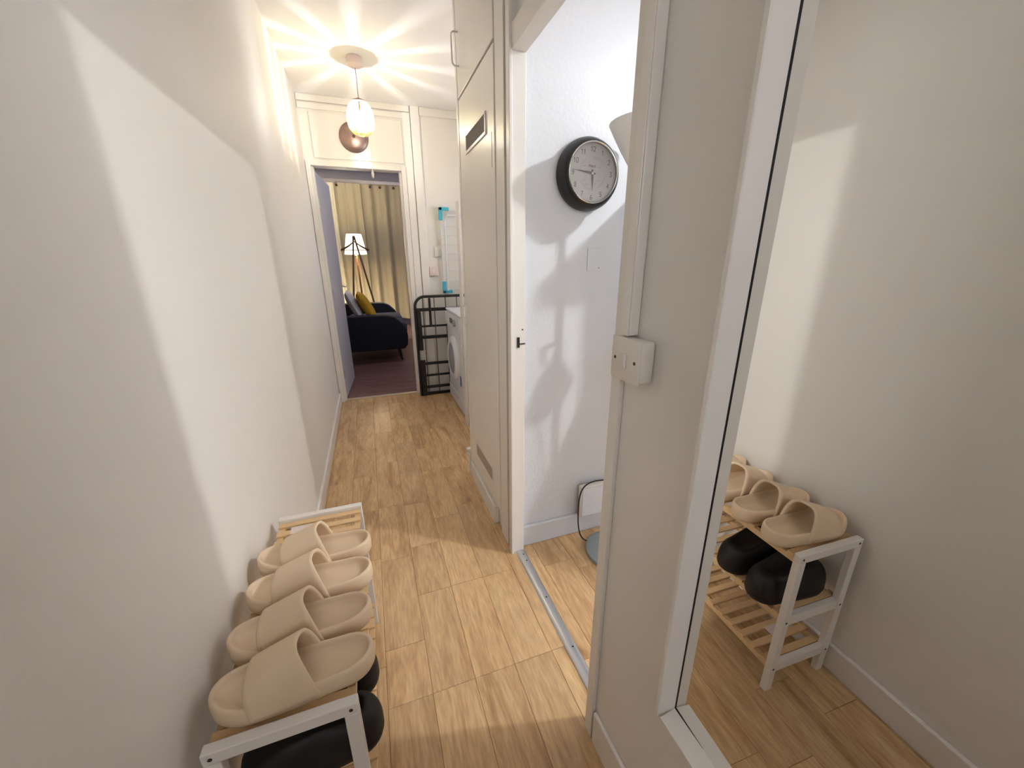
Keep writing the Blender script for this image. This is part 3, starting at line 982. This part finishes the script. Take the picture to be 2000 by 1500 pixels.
# arms with a sloping front
def arm(y0, y1, ztop):
    bm = BM()
    prof = [(-0.55, 0.17), (0.36, 0.17), (0.405, 0.22), (0.415, 0.33), (0.405, 0.42), (0.36, 0.50), (0.27, 0.585), (0.18, ztop - 0.005), (0.10, ztop), (-0.55, ztop)]
    A = [bm.verts.new((a, y0, b)) for a, b in prof]
    B = [bm.verts.new((a, y1, b)) for a, b in prof]
    n = len(prof)
    for i in range(n):
        bm.faces.new((A[i], A[(i + 1) % n], B[(i + 1) % n], B[i]))
    bm.faces.new(A[::-1]); bm.faces.new(B)
    bmesh.ops.recalc_face_normals(bm, faces=bm.faces[:])
    es = [e for e in bm.edges]
    bmesh.ops.bevel(bm, geom=es, offset=0.014, segments=3, profile=0.5, affect='EDGES', clamp_overlap=True)
    obj('arm', bm, M['sofa'], t, True)


arm(5.21, 5.40, 0.615)
arm(6.74, 6.92, 0.625)
soft_box('backrest', -0.62, -0.40, 5.41, 6.73, 0.30, 0.86, 0.06, M['sofa'], t)
soft_box('seat_cushion', -0.335, 0.43, 5.42, 6.06, 0.335, 0.475, 0.04, M['sofa_cush'], t)
soft_box('seat_cushion', -0.335, 0.43, 6.07, 6.72, 0.335, 0.475, 0.04, M['sofa_cush'], t)
for xx, yy in ((0.29, 5.32), (-0.48, 5.32), (0.29, 6.80), (-0.48, 6.80)):
    bm = BM(); cyl(bm, (xx + 0.03, yy, 0.0), (xx, yy, 0.172), 0.012, 0.024, n=12)
    obj('leg', bm, M['darkwood'], t, True)


def cushion(name, label, c, size, thick, rot, m, ribs, group=None):
    t_ = thing(name, label, 'cushion', c)
    Rm = Euler(rot).to_matrix()
    bm = BM()

    def fn(u, v, s):
        a, b_ = (u - 0.5) * 2, (v - 0.5) * 2
        f = (max(0.0, 1 - abs(a) ** 2.6) * max(0.0, 1 - abs(b_) ** 2.6)) ** 0.45
        pin = 1 - 0.07 * (1 - abs(a)) * abs(b_) ** 2 - 0.0
        pin2 = 1 - 0.07 * (1 - abs(b_)) * abs(a) ** 2
        rb = 1 + (0.05 * math.sin(ribs * PI * v) if ribs else 0)
        return Vector((a * size / 2 * pin2, b_ * size / 2 * pin, s * f * thick / 2 * rb))
    for s in (1, -1):
        grid(bm, lambda u, v, s=s: Vector(c) + Rm @ fn(u, v, s), 22, 44 if ribs else 22)
    bmesh.ops.remove_doubles(bm, verts=bm.verts[:], dist=0.0005)
    obj('cover', bm, m, t_, True)
    return t_


cushion('mustard_cushion', 'mustard yellow ribbed cushion leaning on the near end of the sofa', (-0.065, 5.66, 0.70), 0.42, 0.13, (math.radians(0), math.radians(62), math.radians(0)), M['mustard'], 22)
cushion('white_cushion', 'soft white cushion behind the mustard cushion on the sofa', (-0.215, 5.66, 0.71), 0.42, 0.12, (math.radians(0), math.radians(66), math.radians(0)), M['whitecush'], 0)

# tripod lamp
t = thing('tripod_floor_lamp', 'lit white-shaded wooden tripod floor lamp behind the sofa', 'floor lamp', (-0.15, 7.3, 0.0))
bm = BM()
prof = [(0.118, 0.315), (0.177, 0.0)]
lathe(bm, (-0.15, 7.36, 1.385), [(0.177, 0.0), (0.118, 0.315)], n=36, cap0=False, cap1=False)
o = obj('lamp_shade', bm, M['lampshade'], t, True)
hub = Vector((-0.15, 7.165, 1.665))
for a, foot in enumerate(((-0.34, 7.14, 0.0), (0.16, 7.14, 0.0), (-0.12, 7.62, 0.0))):
    bm = BM()
    top = hub + Vector((0.0, 0.0, 0.0)) if a < 2 else Vector((-0.15, 7.36, 1.36))
    cyl(bm, foot, (top.x + (0.006 if a else -0.006), top.y, top.z), 0.016, 0.014, n=12)
    obj('leg', bm, M['walnut'], t, True)
bm = BM(); cyl(bm, (-0.15, 7.36, 1.34), (-0.15, 7.36, 1.50), 0.016, n=12); cyl(bm, (-0.15, 7.165, 1.352), (-0.15, 7.36, 1.352), 0.010, n=10)
obj('lamp_holder', bm, M['walnut'], t, True)
# coat hanger hung on the top of the legs
t = thing('coat_hanger', 'wooden coat hanger hanging in front of the lit tripod lamp shade', 'coat hanger', (-0.15, 7.13, 1.44))
bm = BM()
pts = [(-0.365, 1.445), (-0.30, 1.475), (-0.23, 1.515), (-0.18, 1.555), (-0.15, 1.575), (-0.12, 1.555), (-0.07, 1.515), (0.0, 1.475), (0.065, 1.445)]
rings = []
for k, (px, pz) in enumerate(pts):
    e_ = abs(k - 4) / 4
    r_ = 0.010 + 0.010 * e_
    ring = []
    for q in range(10):
        a = 2 * PI * q / 10
        ring.append(bm.verts.new((px, 7.13 + 0.012 * math.cos(a), pz + r_ * math.sin(a))))
    rings.append(ring)
for i in range(len(rings) - 1):
    for q in range(10):
        bm.faces.new((rings[i][q], rings[i][(q + 1) % 10], rings[i + 1][(q + 1) % 10], rings[i + 1][q]))
bm.faces.new(rings[0][::-1]); bm.faces.new(rings[-1])
obj('shoulders', bm, M['walnut'], t, True)
bm = BM(); cyl(bm, (-0.335, 7.13, 1.447), (0.035, 7.13, 1.447), 0.006, n=10)
obj('trouser_bar', bm, M['walnut'], t, True)
bm = BM(); tube(bm, [(-0.15, 7.13, 1.58), (-0.15, 7.13, 1.625), (-0.145, 7.13, 1.64), (-0.16, 7.135, 1.655), (-0.172, 7.14, 1.64)], 0.003, 8)
obj('hook', bm, M['screw'], t, True)

# ------------------------------------------------------------------ bedroom : clock
CX, CZ, CY = 0.800, 1.583, 1.415
t = thing('wall_clock', 'round black wall clock with chrome ring and pale dial on the bedroom wall', 'clock', (CX, CY, CZ - 0.12))
bm = BM(); lathe(bm, (CX, CY - 0.0005, CZ), [(0.121, 0), (0.1235, 0.012), (0.121, 0.028), (0.113, 0.045), (0.1035, 0.056), (0.0985, 0.057), (0.0975, 0.045)], axis='Y', n=72)
obj('case', bm, M['clockblack'], t, True)
bm = BM(); lathe(bm, (CX, CY - 0.056, CZ), [(0.1005, 0), (0.1005, 0.003), (0.0985, 0.0045), (0.0960, 0.003), (0.0955, 0.0)], axis='Y', n=72, cap0=False, cap1=False)
obj('bezel', bm, M['chrome'], t, True)
bm = BM(); lathe(bm, (CX, CY - 0.0455, CZ), [(0.0970, 0), (0.0968, 0.0015)], axis='Y', n=64)
dial = obj('dial', bm, M['dial'], t)
fy = CY - 0.0473
SEG = {'0': 'abcdef', '1': 'bc', '2': 'abged', '3': 'abgcd', '4': 'fgbc', '5': 'afgcd', '6': 'afgedc', '7': 'abc', '8': 'abcdefg', '9': 'abcdfg'}


def digit_pts(ch, x, z, w, h):
    """rounded strokes for one figure"""
    P = {
        '0': [[(0, .25), (0, .75), (.25, 1), (.75, 1), (1, .75), (1, .25), (.75, 0), (.25, 0), (0, .25)]],
        '1': [[(.2, .8), (.55, 1), (.55, 0)]],
        '2': [[(0, .75), (.2, 1), (.8, 1), (1, .7), (0, 0), (1, 0)]],
        '3': [[(0, 1), (1, 1), (.45, .6), (.9, .5), (1, .2), (.7, 0), (.2, 0), (0, .15)]],
        '4': [[(.75, 0), (.75, 1), (0, .3), (1, .3)]],
        '5': [[(.95, 1), (.1, 1), (.05, .55), (.7, .6), (1, .3), (.7, 0), (0, .05)]],
        '6': [[(.9, .95), (.3, .8), (0, .3), (.3, 0), (.8, 0), (1, .3), (.7, .5), (.1, .4)]],
        '7': [[(0, 1), (1, 1), (.35, 0)]],
        '8': [[(.5, .52), (.05, .75), (.3, 1), (.7, 1), (.95, .75), (.5, .52), (0, .25), (.25, 0), (.75, 0), (1, .25), (.5, .52)]],
        '9': [[(.95, .6), (.3, .5), (0, .75), (.3, 1), (.8, 1), (1, .7), (.7, .2), (.1, 0)]],
    }[ch]
    return [[(x + a * w, z + b * h) for a, b in s] for s in P]


def strokes(bm, lines, y, r):
    for s in lines:
        for (a, b) in zip(s[:-1], s[1:]):
            d_ = Vector((b[0] - a[0], 0, b[1] - a[1]))
            if d_.length < 1e-6: continue
            d_.normalize()
            nn = Vector((-d_.z, 0, d_.x)) * r
            A_ = Vector((a[0], y, a[1])) - d_ * r * 0.6
            B_ = Vector((b[0], y, b[1])) + d_ * r * 0.6
            lo = [A_ + nn, A_ - nn, B_ - nn, B_ + nn]
            f = [bm.verts.new(p_) for p_ in lo]
            g_ = [bm.verts.new(p_ + Vector((0, 0.0008, 0))) for p_ in lo]
            bm.faces.new(f); bm.faces.new(g_[::-1])
            for i in range(4):
                bm.faces.new((f[i], g_[i], g_[(i + 1) % 4], f[(i + 1) % 4]))


for hnum in range(1, 13):
    a = math.radians(90 - 30 * hnum)
    cx_, cz_ = CX + 0.0775 * math.cos(a), CZ + 0.0775 * math.sin(a)
    s_ = str(hnum)
    w_, h_, gp = 0.0078, 0.0150, 0.0030
    tot = len(s_) * w_ + (len(s_) - 1) * gp
    bm = BM()
    for i, ch in enumerate(s_):
        strokes(bm, digit_pts(ch, cx_ - tot / 2 + i * (w_ + gp), cz_ - h_ / 2, w_, h_), fy - 0.0002, 0.0010)
    obj('numeral', bm, M['ink'], dial)
bm = BM()
for k in range(60):
    a = 2 * PI * k / 60
    if k % 5 == 0: continue
for k in range(4):      # pale weather-dial arcs printed on the face
    for q in range(11):
        a = 0.6 + k * PI / 2 + q * 0.09
        c_, s_ = math.cos(a), math.sin(a)
        strokes(bm, [[(CX + 0.050 * c_, CZ + 0.050 * s_), (CX + 0.054 * c_, CZ + 0.054 * s_)]], fy - 0.0001, 0.0007)
for (xx, zz) in ((-0.034, 0.022), (-0.033, -0.024), (-0.021, -0.036), (0.026, -0.024), (0.028, 0.020), (0.012, -0.034)):
    strokes(bm, [[(CX + xx - 0.004, CZ + zz), (CX + xx + 0.004, CZ + zz)]], fy - 0.0001, 0.0010)
obj('scale_print', bm, M['inkpale'], dial)['kind'] = 'stuff'
bm = BM()
for i, seg_ in enumerate(([(0, 0), (0, 1), (.8, .6), (0, .4)], [(1.2, 0), (1.2, .7), (1.9, .7), (1.9, 0), (1.2, 0)], [(2.3, .7), (2.6, 0), (3.0, .7)], [(3.4, .7), (4.1, .7), (3.4, 0), (4.1, 0)])):
    strokes(bm, [[(CX - 0.013 + a * 0.0062, CZ + 0.020 + b * 0.0075) for a, b in seg_]], fy - 0.0002, 0.0009)
obj('lettering', bm, M['inkred'], dial)['label'] = 'small dark red lettering under the twelve'


def hand(name, ang_deg, length, w0, y):
    a = math.radians(90 - ang_deg)
    d_ = Vector((math.cos(a), 0, math.sin(a))); n_ = Vector((-d_.z, 0, d_.x))
    c = Vector((CX, y, CZ))
    P = [c - d_ * 0.012 + n_ * w0 * 0.4, c + n_ * w0 * 0.55, c + d_ * length * 0.35 + n_ * w0 * 0.5, c + d_ * length,
         c + d_ * length * 0.35 - n_ * w0 * 0.5, c - n_ * w0 * 0.55, c - d_ * 0.012 - n_ * w0 * 0.4]
    bm = BM()
    A = [bm.verts.new(p_) for p_ in P]; B = [bm.verts.new(p_ + Vector((0, 0.001, 0))) for p_ in P]
    bm.faces.new(A); bm.faces.new(B[::-1])
    for i in range(len(P)):
        bm.faces.new((A[i], B[i], B[(i + 1) % len(P)], A[(i + 1) % len(P)]))
    obj(name, bm, M['ink'], t)


hand('minute_hand', 276.5, 0.080, 0.0068, fy - 0.0040)
hand('hour_hand', 177.5, 0.058, 0.0075, fy - 0.0026)
bm = BM(); lathe(bm, (CX, fy - 0.0015, CZ), [(0.0045, 0), (0.0045, 0.0036), (0.002, 0.0045)], axis='Y', n=18)
obj('hub', bm, M['chrome'], t, True)
bm = BM(); lathe(bm, (CX, CY - 0.0560, CZ), [(0.0953, 0), (0.0953, 0.0008)], axis='Y', n=48)
obj('cover_glass', bm, M['glass'], t)

# blanking plate, socket box and cable
t = thing('blank_plate', 'flat white blanking plate painted over on the bedroom wall below the clock', 'blanking plate', (0.86, 1.41, 1.24))
bm = BM(); bx(bm, 0.825, 0.905, 1.411, 1.4145, 1.245, 1.33, 0.0012)
obj('plate', bm, M['bedwall'], t)
bm = BM(); cyl(bm, (0.878, 1.4100, 1.255), (0.878, 1.4112, 1.255), 0.002, n=10)
obj('screw', bm, M['screw'], t)
t = thing('socket_outlet', 'white socket box low on the bedroom wall beside the lamp base', 'socket', (0.90, 1.39, 0.08))
bm = BM(); bx(bm, 0.832, 0.985, 1.368, 1.3975, 0.108, 0.272, 0.006, 3)
obj('box', bm, M['plastic'], t, True)
bm = BM(); bx(bm, 0.838, 0.979, 1.364, 1.3678, 0.114, 0.266, 0.002)
obj('face', bm, M['washer'], t)
t_ = tag(None or bpy.data.objects.new('power_cable', None), 'thin black power cable looping in front of the white socket box', 'cable')
COL.objects.link(t_); t_.location = (0.86, 1.34, 0.0); t_['_w'] = (0.86, 1.34, 0.0)
bm = BM()
ctrl = [(1.02, 1.355, 0.285), (0.95, 1.352, 0.300), (0.88, 1.350, 0.306), (0.835, 1.348, 0.292), (0.812, 1.346, 0.25), (0.806, 1.344, 0.18), (0.806, 1.335, 0.09), (0.822, 1.325, 0.03), (0.86, 1.31, 0.008), (0.92, 1.31, 0.006), (0.97, 1.29, 0.006), (0.99, 1.27, 0.026)]
pts = []
for i in range(len(ctrl) - 1):
    p0 = Vector(ctrl[max(i - 1, 0)]); p1 = Vector(ctrl[i]); p2 = Vector(ctrl[i + 1]); p3 = Vector(ctrl[min(i + 2, len(ctrl) - 1)])
    for q in range(5):
        s = q / 5
        pts.append(0.5 * ((2 * p1) + (p2 - p0) * s + (2 * p0 - 5 * p1 + 4 * p2 - p3) * s * s + (3 * p1 - p0 - 3 * p2 + p3) * s ** 3))
pts.append(Vector(ctrl[-1]))
tube(bm, pts, 0.0032, 8)
obj('cable', bm, M['cable'], t_, True)

# uplighter floor lamp: only its base and shade edge are seen, the rest throws the shadow
LX, LY = 0.930, 1.220
t = thing('uplighter_floor_lamp', 'grey uplighter floor lamp with white bowl shade mostly hidden behind the door frame', 'floor lamp', (LX, LY, 0.0))
bm = BM(); lathe(bm, (LX, LY, 0.0), [(0.126, 0.0), (0.128, 0.004), (0.128, 0.018), (0.122, 0.023), (0.03, 0.026)], n=48)
obj('base', bm, M['base_grey'], t, True)
bm = BM(); cyl(bm, (LX, LY, 0.0262), (LX, LY, 1.545), 0.011, n=16)
obj('pole', bm, M['base_grey'], t, True)
bm = BM(); lathe(bm, (LX, LY, 1.54), [(0.02, 0.0), (0.05, 0.02), (0.10, 0.10), (0.128, 0.150), (0.140, 0.172), (0.136, 0.174), (0.122, 0.150), (0.045, 0.03)], n=40, cap1=False)
obj('bowl_shade', bm, M['shadewhite'], t, True)
bm = BM(); tube(bm, [(LX, LY, 1.20), (LX - 0.0, LY - 0.05, 1.25), (LX + 0.05, LY - 0.09, 1.27), (LX + 0.10, LY - 0.11, 1.25)], 0.006, 10)
obj('reading_arm', bm, M['base_grey'], t, True)
bm = BM(); lathe(bm, (LX + 0.10, LY - 0.11, 1.16), [(0.055, 0.0), (0.035, 0.07), (0.015, 0.095)], n=24)
obj('reading_shade', bm, M['shadewhite'], t, True)
bm = BM(); tube(bm, [(LX - 0.012, LY - 0.012, 1.15), (LX - 0.03, LY - 0.03, 0.95), (LX - 0.018, LY - 0.02, 0.7), (LX - 0.03, LY - 0.02, 0.5), (LX - 0.014, LY - 0.01, 0.3)], 0.003, 8)
bx(bm, LX - 0.045, LX - 0.012, LY - 0.035, LY - 0.012, 0.42, 0.50, 0.004)
obj('cable_switch', bm, M['plastic'], t, True)

# desk with a raised shelf to the right in the bedroom (unseen; made up and shaped to cast the wall shadows)
t = thing('shadow_desk', 'unseen white desk with raised shelf, added to shade the bedroom clock wall', 'desk', (1.25, 1.2, 0.0))
bm = BM()
dp = [(1.0, 1.396), (1.0, 1.28), (1.105, 0.95), (1.246, 0.771), (1.85, 0.771), (1.85, 1.396)]
A = [bm.verts.new((p_[0], p_[1], 0.925)) for p_ in dp]; B = [bm.verts.new((p_[0], p_[1], 0.95)) for p_ in dp]
for i in range(6):
    bm.faces.new((A[i], A[(i + 1) % 6], B[(i + 1) % 6], B[i]))
bm.faces.new(A[::-1]); bm.faces.new(B)
obj('desk_top', bm, M['deskwhite'], t)
for xx, yy in ((1.30, 0.82), (1.80, 0.82), (1.80, 1.36), (1.13, 1.36)):
    pbox('leg', xx - 0.018, xx + 0.018, yy - 0.018, yy + 0.018, 0.0, 0.9248, M['deskwhite'], t)
pbox('side_panel', 1.272, 1.29, 0.975, 1.379, 0.9502, 1.594, M['deskwhite'], t)
pbox('side_panel', 1.80, 1.818, 0.975, 1.379, 0.9502, 1.594, M['deskwhite'], t)
pbox('raised_shelf', 1.151, 1.84, 0.970, 1.398, 1.5942, 1.645, M['deskwhite'], t, 0.002)
pbox('back_panel', 1.272, 1.818, 1.380, 1.395, 0.9502, 1.594, M['deskwhite'], t)

# bedroom ceiling pendant (out of frame, it lights the hall through the doorway)
t = thing('bedroom_pendant', 'white pendant on the bedroom ceiling with a cone shade added to dim the upper wall', 'ceiling lamp', (BULB_BED[0], BULB_BED[1], 2.5))
bx_, by_, bz_ = BULB_BED
bm = BM(); lathe(bm, (bx_, by_, 2.46), [(0.03, 0), (0.045, 0.008), (0.045, 0.0395)], n=24)
obj('ceiling_rose', bm, M['plastic'], t, True)
bm = BM(); cyl(bm, (bx_, by_, 2.37), (bx_, by_, 2.4599), 0.003, n=8); lathe(bm, (bx_, by_, 2.335), [(0.018, 0), (0.018, 0.03), (0.006, 0.04)], n=16)
obj('lamp_holder', bm, M['plastic'], t, True)

bm = BM(); lathe(bm, (bx_, by_, bz_ - 0.045), [(0.150, 0.0), (0.085, 0.155), (0.083, 0.155), (0.148, 0.0)], n=40, cap0=False, cap1=False)
obj('shade', bm, M['shadewhite'], t, True)  # unseen cone, added to cut the light high on the walls
bm = BM()
for k in range(3):
    a = 2 * PI * k / 3
    cyl(bm, (bx_ + 0.016 * math.cos(a), by_ + 0.016 * math.sin(a), bz_ + 0.045), (bx_ + 0.100 * math.cos(a), by_ + 0.100 * math.sin(a), bz_ + 0.085), 0.002, n=6)
obj('shade_carrier', bm, M['screw'], t)

# ------------------------------------------------------------------ shoe rack
RX0, RX1, RY0, RY1, RZ = -0.347, -0.103, 0.565, 1.225, 0.515
t = thing('shoe_rack', 'three-tier shoe rack with white end frames and bamboo slats by the left wall', 'shoe rack', ((RX0 + RX1) / 2, (RY0 + RY1) / 2, 0.0))
PW = 0.026
SH = (RZ - 0.010, 0.292, 0.105)    # top of slats per shelf
for yy in (RY0, RY1 - PW * 0.75):
    ya, yb = yy, yy + PW * 0.75
    for xx in (RX0, RX1 - PW):
        pbox('post', xx, xx + PW, ya, yb, 0.0, RZ - 0.0262, M['rackwhite'], t, 0.002)
    pbox('top_rail', RX0, RX1, ya, yb, RZ - 0.026, RZ, M['rackwhite'], t, 0.002)
    for sh in SH[1:]:
        pbox('end_rail', RX0 + PW + 0.0003, RX1 - PW - 0.0003, ya + 0.001, yb - 0.001, sh - 0.030, sh + 0.002, M['rackwhite'], t, 0.0015)
    fy_ = ya - 0.0008 if yy == RY0 else yb - 0.0002
    for xx in (RX0 + PW / 2, RX1 - PW / 2):
        for zz in (RZ - 0.013, 0.275, 0.09):
            bm = BM(); cyl(bm, (xx, fy_, zz), (xx, fy_ + 0.001, zz), 0.0035, n=12)
            obj('screw', bm, M['screw'], t)
for k, sh in enumerate(SH):
    ya, yb = RY0 + PW * 0.75 + 0.0005, RY1 - PW * 0.75 - 0.0005
    for xx in (RX0 + 0.006, RX1 - 0.006 - 0.016):
        pbox('side_rail', xx, xx + 0.016, ya, yb, sh - 0.026, sh - 0.0072, M['bamboo'], t, 0.001)
    nsl = 15
    for i in range(nsl):
        yc = ya + 0.012 + (yb - ya - 0.024) * i / (nsl - 1)
        pbox('slat', RX0 + 0.004, RX1 - 0.004, yc - 0.0105, yc + 0.0105, sh - 0.007, sh, M['bamboo'], t, 0.0012)
pbox('label', -0.305, -0.235, 1.138, 1.172, SH[0] + 0.0003, SH[0] + 0.0009, M['label'], t, label='thin pale glossy patch on the slats')  # thin pale glossy sheets on the top slats
pbox('label', -0.300, -0.235, 1.095, 1.118, SH[0] + 0.0003, SH[0] + 0.0009, M['label'], t, label='thin pale glossy patch on the slats')
pbox('label', -0.25, -0.20, 0.640, 0.675, SH[2] + 0.0003, SH[2] + 0.0009, M['label'], t, label='bright reflection on the bottom slats, painted as a pale sheet')  # bright patch of reflected light put in as a pale sheet


# ---- foam slides : toe towards -X (the wall)
def foot_w(s, W):
    """half width along the length s 0(toe)..1(heel)"""
    k = math.sqrt(max(0.0, 1 - (2 * s - 1) ** 2 if s > 0 else 0))
    e0 = min(1.0, (s / 0.26)) if s < 0.26 else 1.0
    toe = math.sqrt(max(0, 1 - (1 - min(1, s / 0.27)) ** 2.1))
    heel = math.sqrt(max(0, 1 - (1 - min(1, (1 - s) / 0.20)) ** 2.2))
    body = 1.0 - 0.17 * (0.5 - 0.5 * math.cos(PI * min(1, max(0, (s - 0.30) / 0.65))))
    return W / 2 * toe * heel * body


def outline(Lg, W, n, inset=0.0):
    pts = []
    for i in range(n):
        a = 2 * PI * i / n
        s = 0.5 - 0.5 * math.cos(a)
        hw = foot_w(min(1, max(0, s)), W)
        sgn = 1 if a < PI else -1
        xx, yy = s * Lg, sgn * hw
        cx_ = Lg * 0.5
        xx = cx_ + (xx - cx_) * (1 - 2 * inset / Lg)
        yy = yy * (1 - 2 * inset / W)
        pts.append((xx, yy))
    return pts


def slide_meshes(Lg=0.280, W=0.105):
    n = 56
    bm = BM()
    # (inset, z) rings from underside to footbed
    lev = [(0.012, 0.0), (0.006, 0.003), (0.001, 0.012), (0.0, 0.024), (0.001, 0.038), (0.003, 0.044), (0.0065, 0.0455), (0.0095, 0.0435), (0.0115, 0.036), (0.0155, 0.0295), (0.024, 0.027), (0.034, 0.0265)]
    rings = []
    for ins, z in lev:
        ring = []
        for (xx, yy) in outline(Lg, W, n, ins):
            s = xx / Lg
            lift = 0.010 * max(0, (0.22 - s) / 0.22) ** 1.5 + 0.006 * max(0, (s - 0.75) / 0.25)
            zz = z + lift * (1 if z > 0.02 else 0.4 * (z / 0.02))
            if z <= 0.003: zz = z + 0.006 * max(0, (0.16 - s) / 0.16)
            ring.append(bm.verts.new((xx, yy, zz)))
        rings.append(ring)
    for i in range(len(rings) - 1):
        for k in range(n):
            bm.faces.new((rings[i][k], rings[i][(k + 1) % n], rings[i + 1][(k + 1) % n], rings[i + 1][k]))
    bm.faces.new(rings[0][::-1]); bm.faces.new(rings[-1])
    bmesh.ops.recalc_face_normals(bm, faces=bm.faces[:])
    sole = bpy.data.meshes.new('sole'); bm.to_mesh(sole); bm.free()
    bm = BM()
    nu, nv = 16, 33

    def fn(u, v, th):
        tt = -1 + 2 * v
        at = abs(tt)
        s0 = 0.225 + 0.03 * at ** 1.5
        s1 = 0.525 + 0.12 * at ** 1.15
        s = s0 + (s1 - s0) * u
        hw = foot_w(s, W) + 0.0035 - th
        H = (0.042 + 0.042 * min(1.0, max(0, (s - 0.2) / 0.36))) - th
        ang = PI * (0.5 - tt / 2)
        yy = hw * math.cos(ang)
        c = abs(math.cos(ang)); 
        yy = hw * math.copysign(c ** 0.62, math.cos(ang))
        zz = 0.018 + (H + 0.010) * math.sin(ang) ** 0.86
        return Vector((s * Lg, yy, zz))
    th = 0.008
    go = [[bm.verts.new(fn(i / (nu - 1), j / (nv - 1), 0)) for j in range(nv)] for i in range(nu)]
    gi = [[bm.verts.new(fn(i / (nu - 1), j / (nv - 1), th)) for j in range(nv)] for i in range(nu)]
    for i in range(nu - 1):
        for j in range(nv - 1):
            bm.faces.new((go[i][j], go[i + 1][j], go[i + 1][j + 1], go[i][j + 1]))
            bm.faces.new((gi[i][j], gi[i][j + 1], gi[i + 1][j + 1], gi[i + 1][j]))
    # rolled edges: a middle ridge gives rounded rims
    for i, sg in ((0, -1), (nu - 1, 1)):
        mid = []
        for j in range(nv):
            m_v = (go[i][j].co + gi[i][j].co) / 2 + Vector((sg * 0.0028, 0, 0))
            mid.append(bm.verts.new(m_v))
        for j in range(nv - 1):
            bm.faces.new((go[i][j], go[i][j + 1], mid[j + 1], mid[j]))
            bm.faces.new((mid[j], mid[j + 1], gi[i][j + 1], gi[i][j]))
    for j in (0, nv - 1):
        for i in range(nu - 1):
            bm.faces.new((go[i][j], gi[i][j], gi[i + 1][j], go[i + 1][j]))
    bmesh.ops.recalc_face_normals(bm, faces=bm.faces[:])
    strap = bpy.data.meshes.new('strap'); bm.to_mesh(strap); bm.free()
    for me in (sole, strap):
        me.materials.append(M['slide'])
        for p_ in me.polygons: p_.use_smooth = True
    return sole, strap


sole_me, strap_me = slide_meshes()
ztop = SH[0] + 0.0002


def place_slide(x, y, rz, label, mirror=1):
    t = thing('slide_sandal', label, 'slide sandal', (x, y, ztop), 'beige slide sandals on the shoe rack')
    t.rotation_euler = (0, 0, rz)
    for nm, me in (('sole', sole_me), ('strap', strap_me)):
        o = bpy.data.objects.new(nm, me); COL.objects.link(o); o.parent = t
    return t


place_slide(-0.349, 0.640, math.radians(1.5), 'beige foam slide sandal nearest the camera, on the near end of the rack')
place_slide(-0.353, 0.754, math.radians(1.0), 'beige foam slide sandal second from the near end of the rack')
place_slide(-0.350, 0.882, math.radians(-1.5), 'beige foam slide sandal third from the near end of the rack')
place_slide(-0.352, 0.998, math.radians(-2.0), 'beige foam slide sandal farthest away, next to the bare slats')


# ---- black clogs on the middle shelf : closed toe towards the wall, open heel
def clog_meshes(Lg=0.27, W=0.118, Ht=0.108):
    n = 48
    bm = BM()
    lev = [(0.010, 0.0), (0.003, 0.004), (0.0, 0.016), (0.001, 0.030), (0.004, 0.038)]
    rings = []
    for ins, z in lev:
        rings.append([bm.verts.new((xx, yy, z + 0.008 * max(0, (0.18 - xx / Lg) / 0.18))) for xx, yy in outline(Lg, W, n, ins)])
    for i in range(len(rings) - 1):
        for k in range(n):
            bm.faces.new((rings[i][k], rings[i][(k + 1) % n], rings[i + 1][(k + 1) % n], rings[i + 1][k]))
    bm.faces.new(rings[0][::-1]); bm.faces.new(rings[-1])
    sole = bpy.data.meshes.new('sole'); bm.to_mesh(sole); bm.free()
    bm = BM()

    def fn(u, v):
        a = 2 * PI * v
        s = 0.5 - 0.5 * math.cos(a)
        hw = foot_w(s, W) * math.copysign(1, math.sin(a) + 1e-9)
        # rim height: vamp high, opening over the heel half
        k = u
        topz = Ht if s < 0.5 else Ht - 0.016 * min(1, (s - 0.5) / 0.3)
        ins = 1 - 0.42 * k ** 1.8
        ox = Lg * 0.60
        x_ = s * Lg
        x2 = ox + (x_ - ox) * (1 - (0.60 if s < 0.6 else 0.34) * k ** 2.0)
        return Vector((x2, hw * ins * 0.985, 0.030 + (topz - 0.030) * math.sin(k * PI / 2) ** 0.9))
    rows = 10
    R_ = [[bm.verts.new(fn(i / (rows - 1), j / n)) for j in range(n)] for i in range(rows)]
    for i in range(rows - 1):
        for j in range(n):
            bm.faces.new((R_[i][j], R_[i][(j + 1) % n], R_[i + 1][(j + 1) % n], R_[i + 1][j]))
    # inner wall
    inn = [bm.verts.new(v.co + Vector(((Lg * 0.6 - v.co.x) * 0.08, -v.co.y * 0.10, -0.014))) for v in R_[-1]]
    for j in range(n):
        bm.faces.new((R_[-1][j], R_[-1][(j + 1) % n], inn[(j + 1) % n], inn[j]))
    bm.faces.new(inn)
    bmesh.ops.recalc_face_normals(bm, faces=bm.faces[:])
    up = bpy.data.meshes.new('upper'); bm.to_mesh(up); bm.free()
    for me in (sole, up):
        me.materials.append(M['blackshoe'])
        for p_ in me.polygons: p_.use_smooth = True
    return sole, up


cs, cu = clog_meshes()


def place_clog(x, y, rz, label):
    t = thing('black_clog', label, 'clog', (x, y, SH[1] + 0.0002), 'black clogs on the middle shelf')
    t.rotation_euler = (0, 0, rz)
    for nm, me in (('sole', cs), ('upper', cu)):
        o = bpy.data.objects.new(nm, me); COL.objects.link(o); o.parent = t


place_clog(-0.343, 0.652, 0.02, 'black rubber clog nearest the end frame, on the middle shelf')
place_clog(-0.350, 0.778, -0.01, 'black rubber clog farther from the end frame, on the middle shelf')

for o in bpy.data.objects:
    if '_w' in o:
        del o['_w']
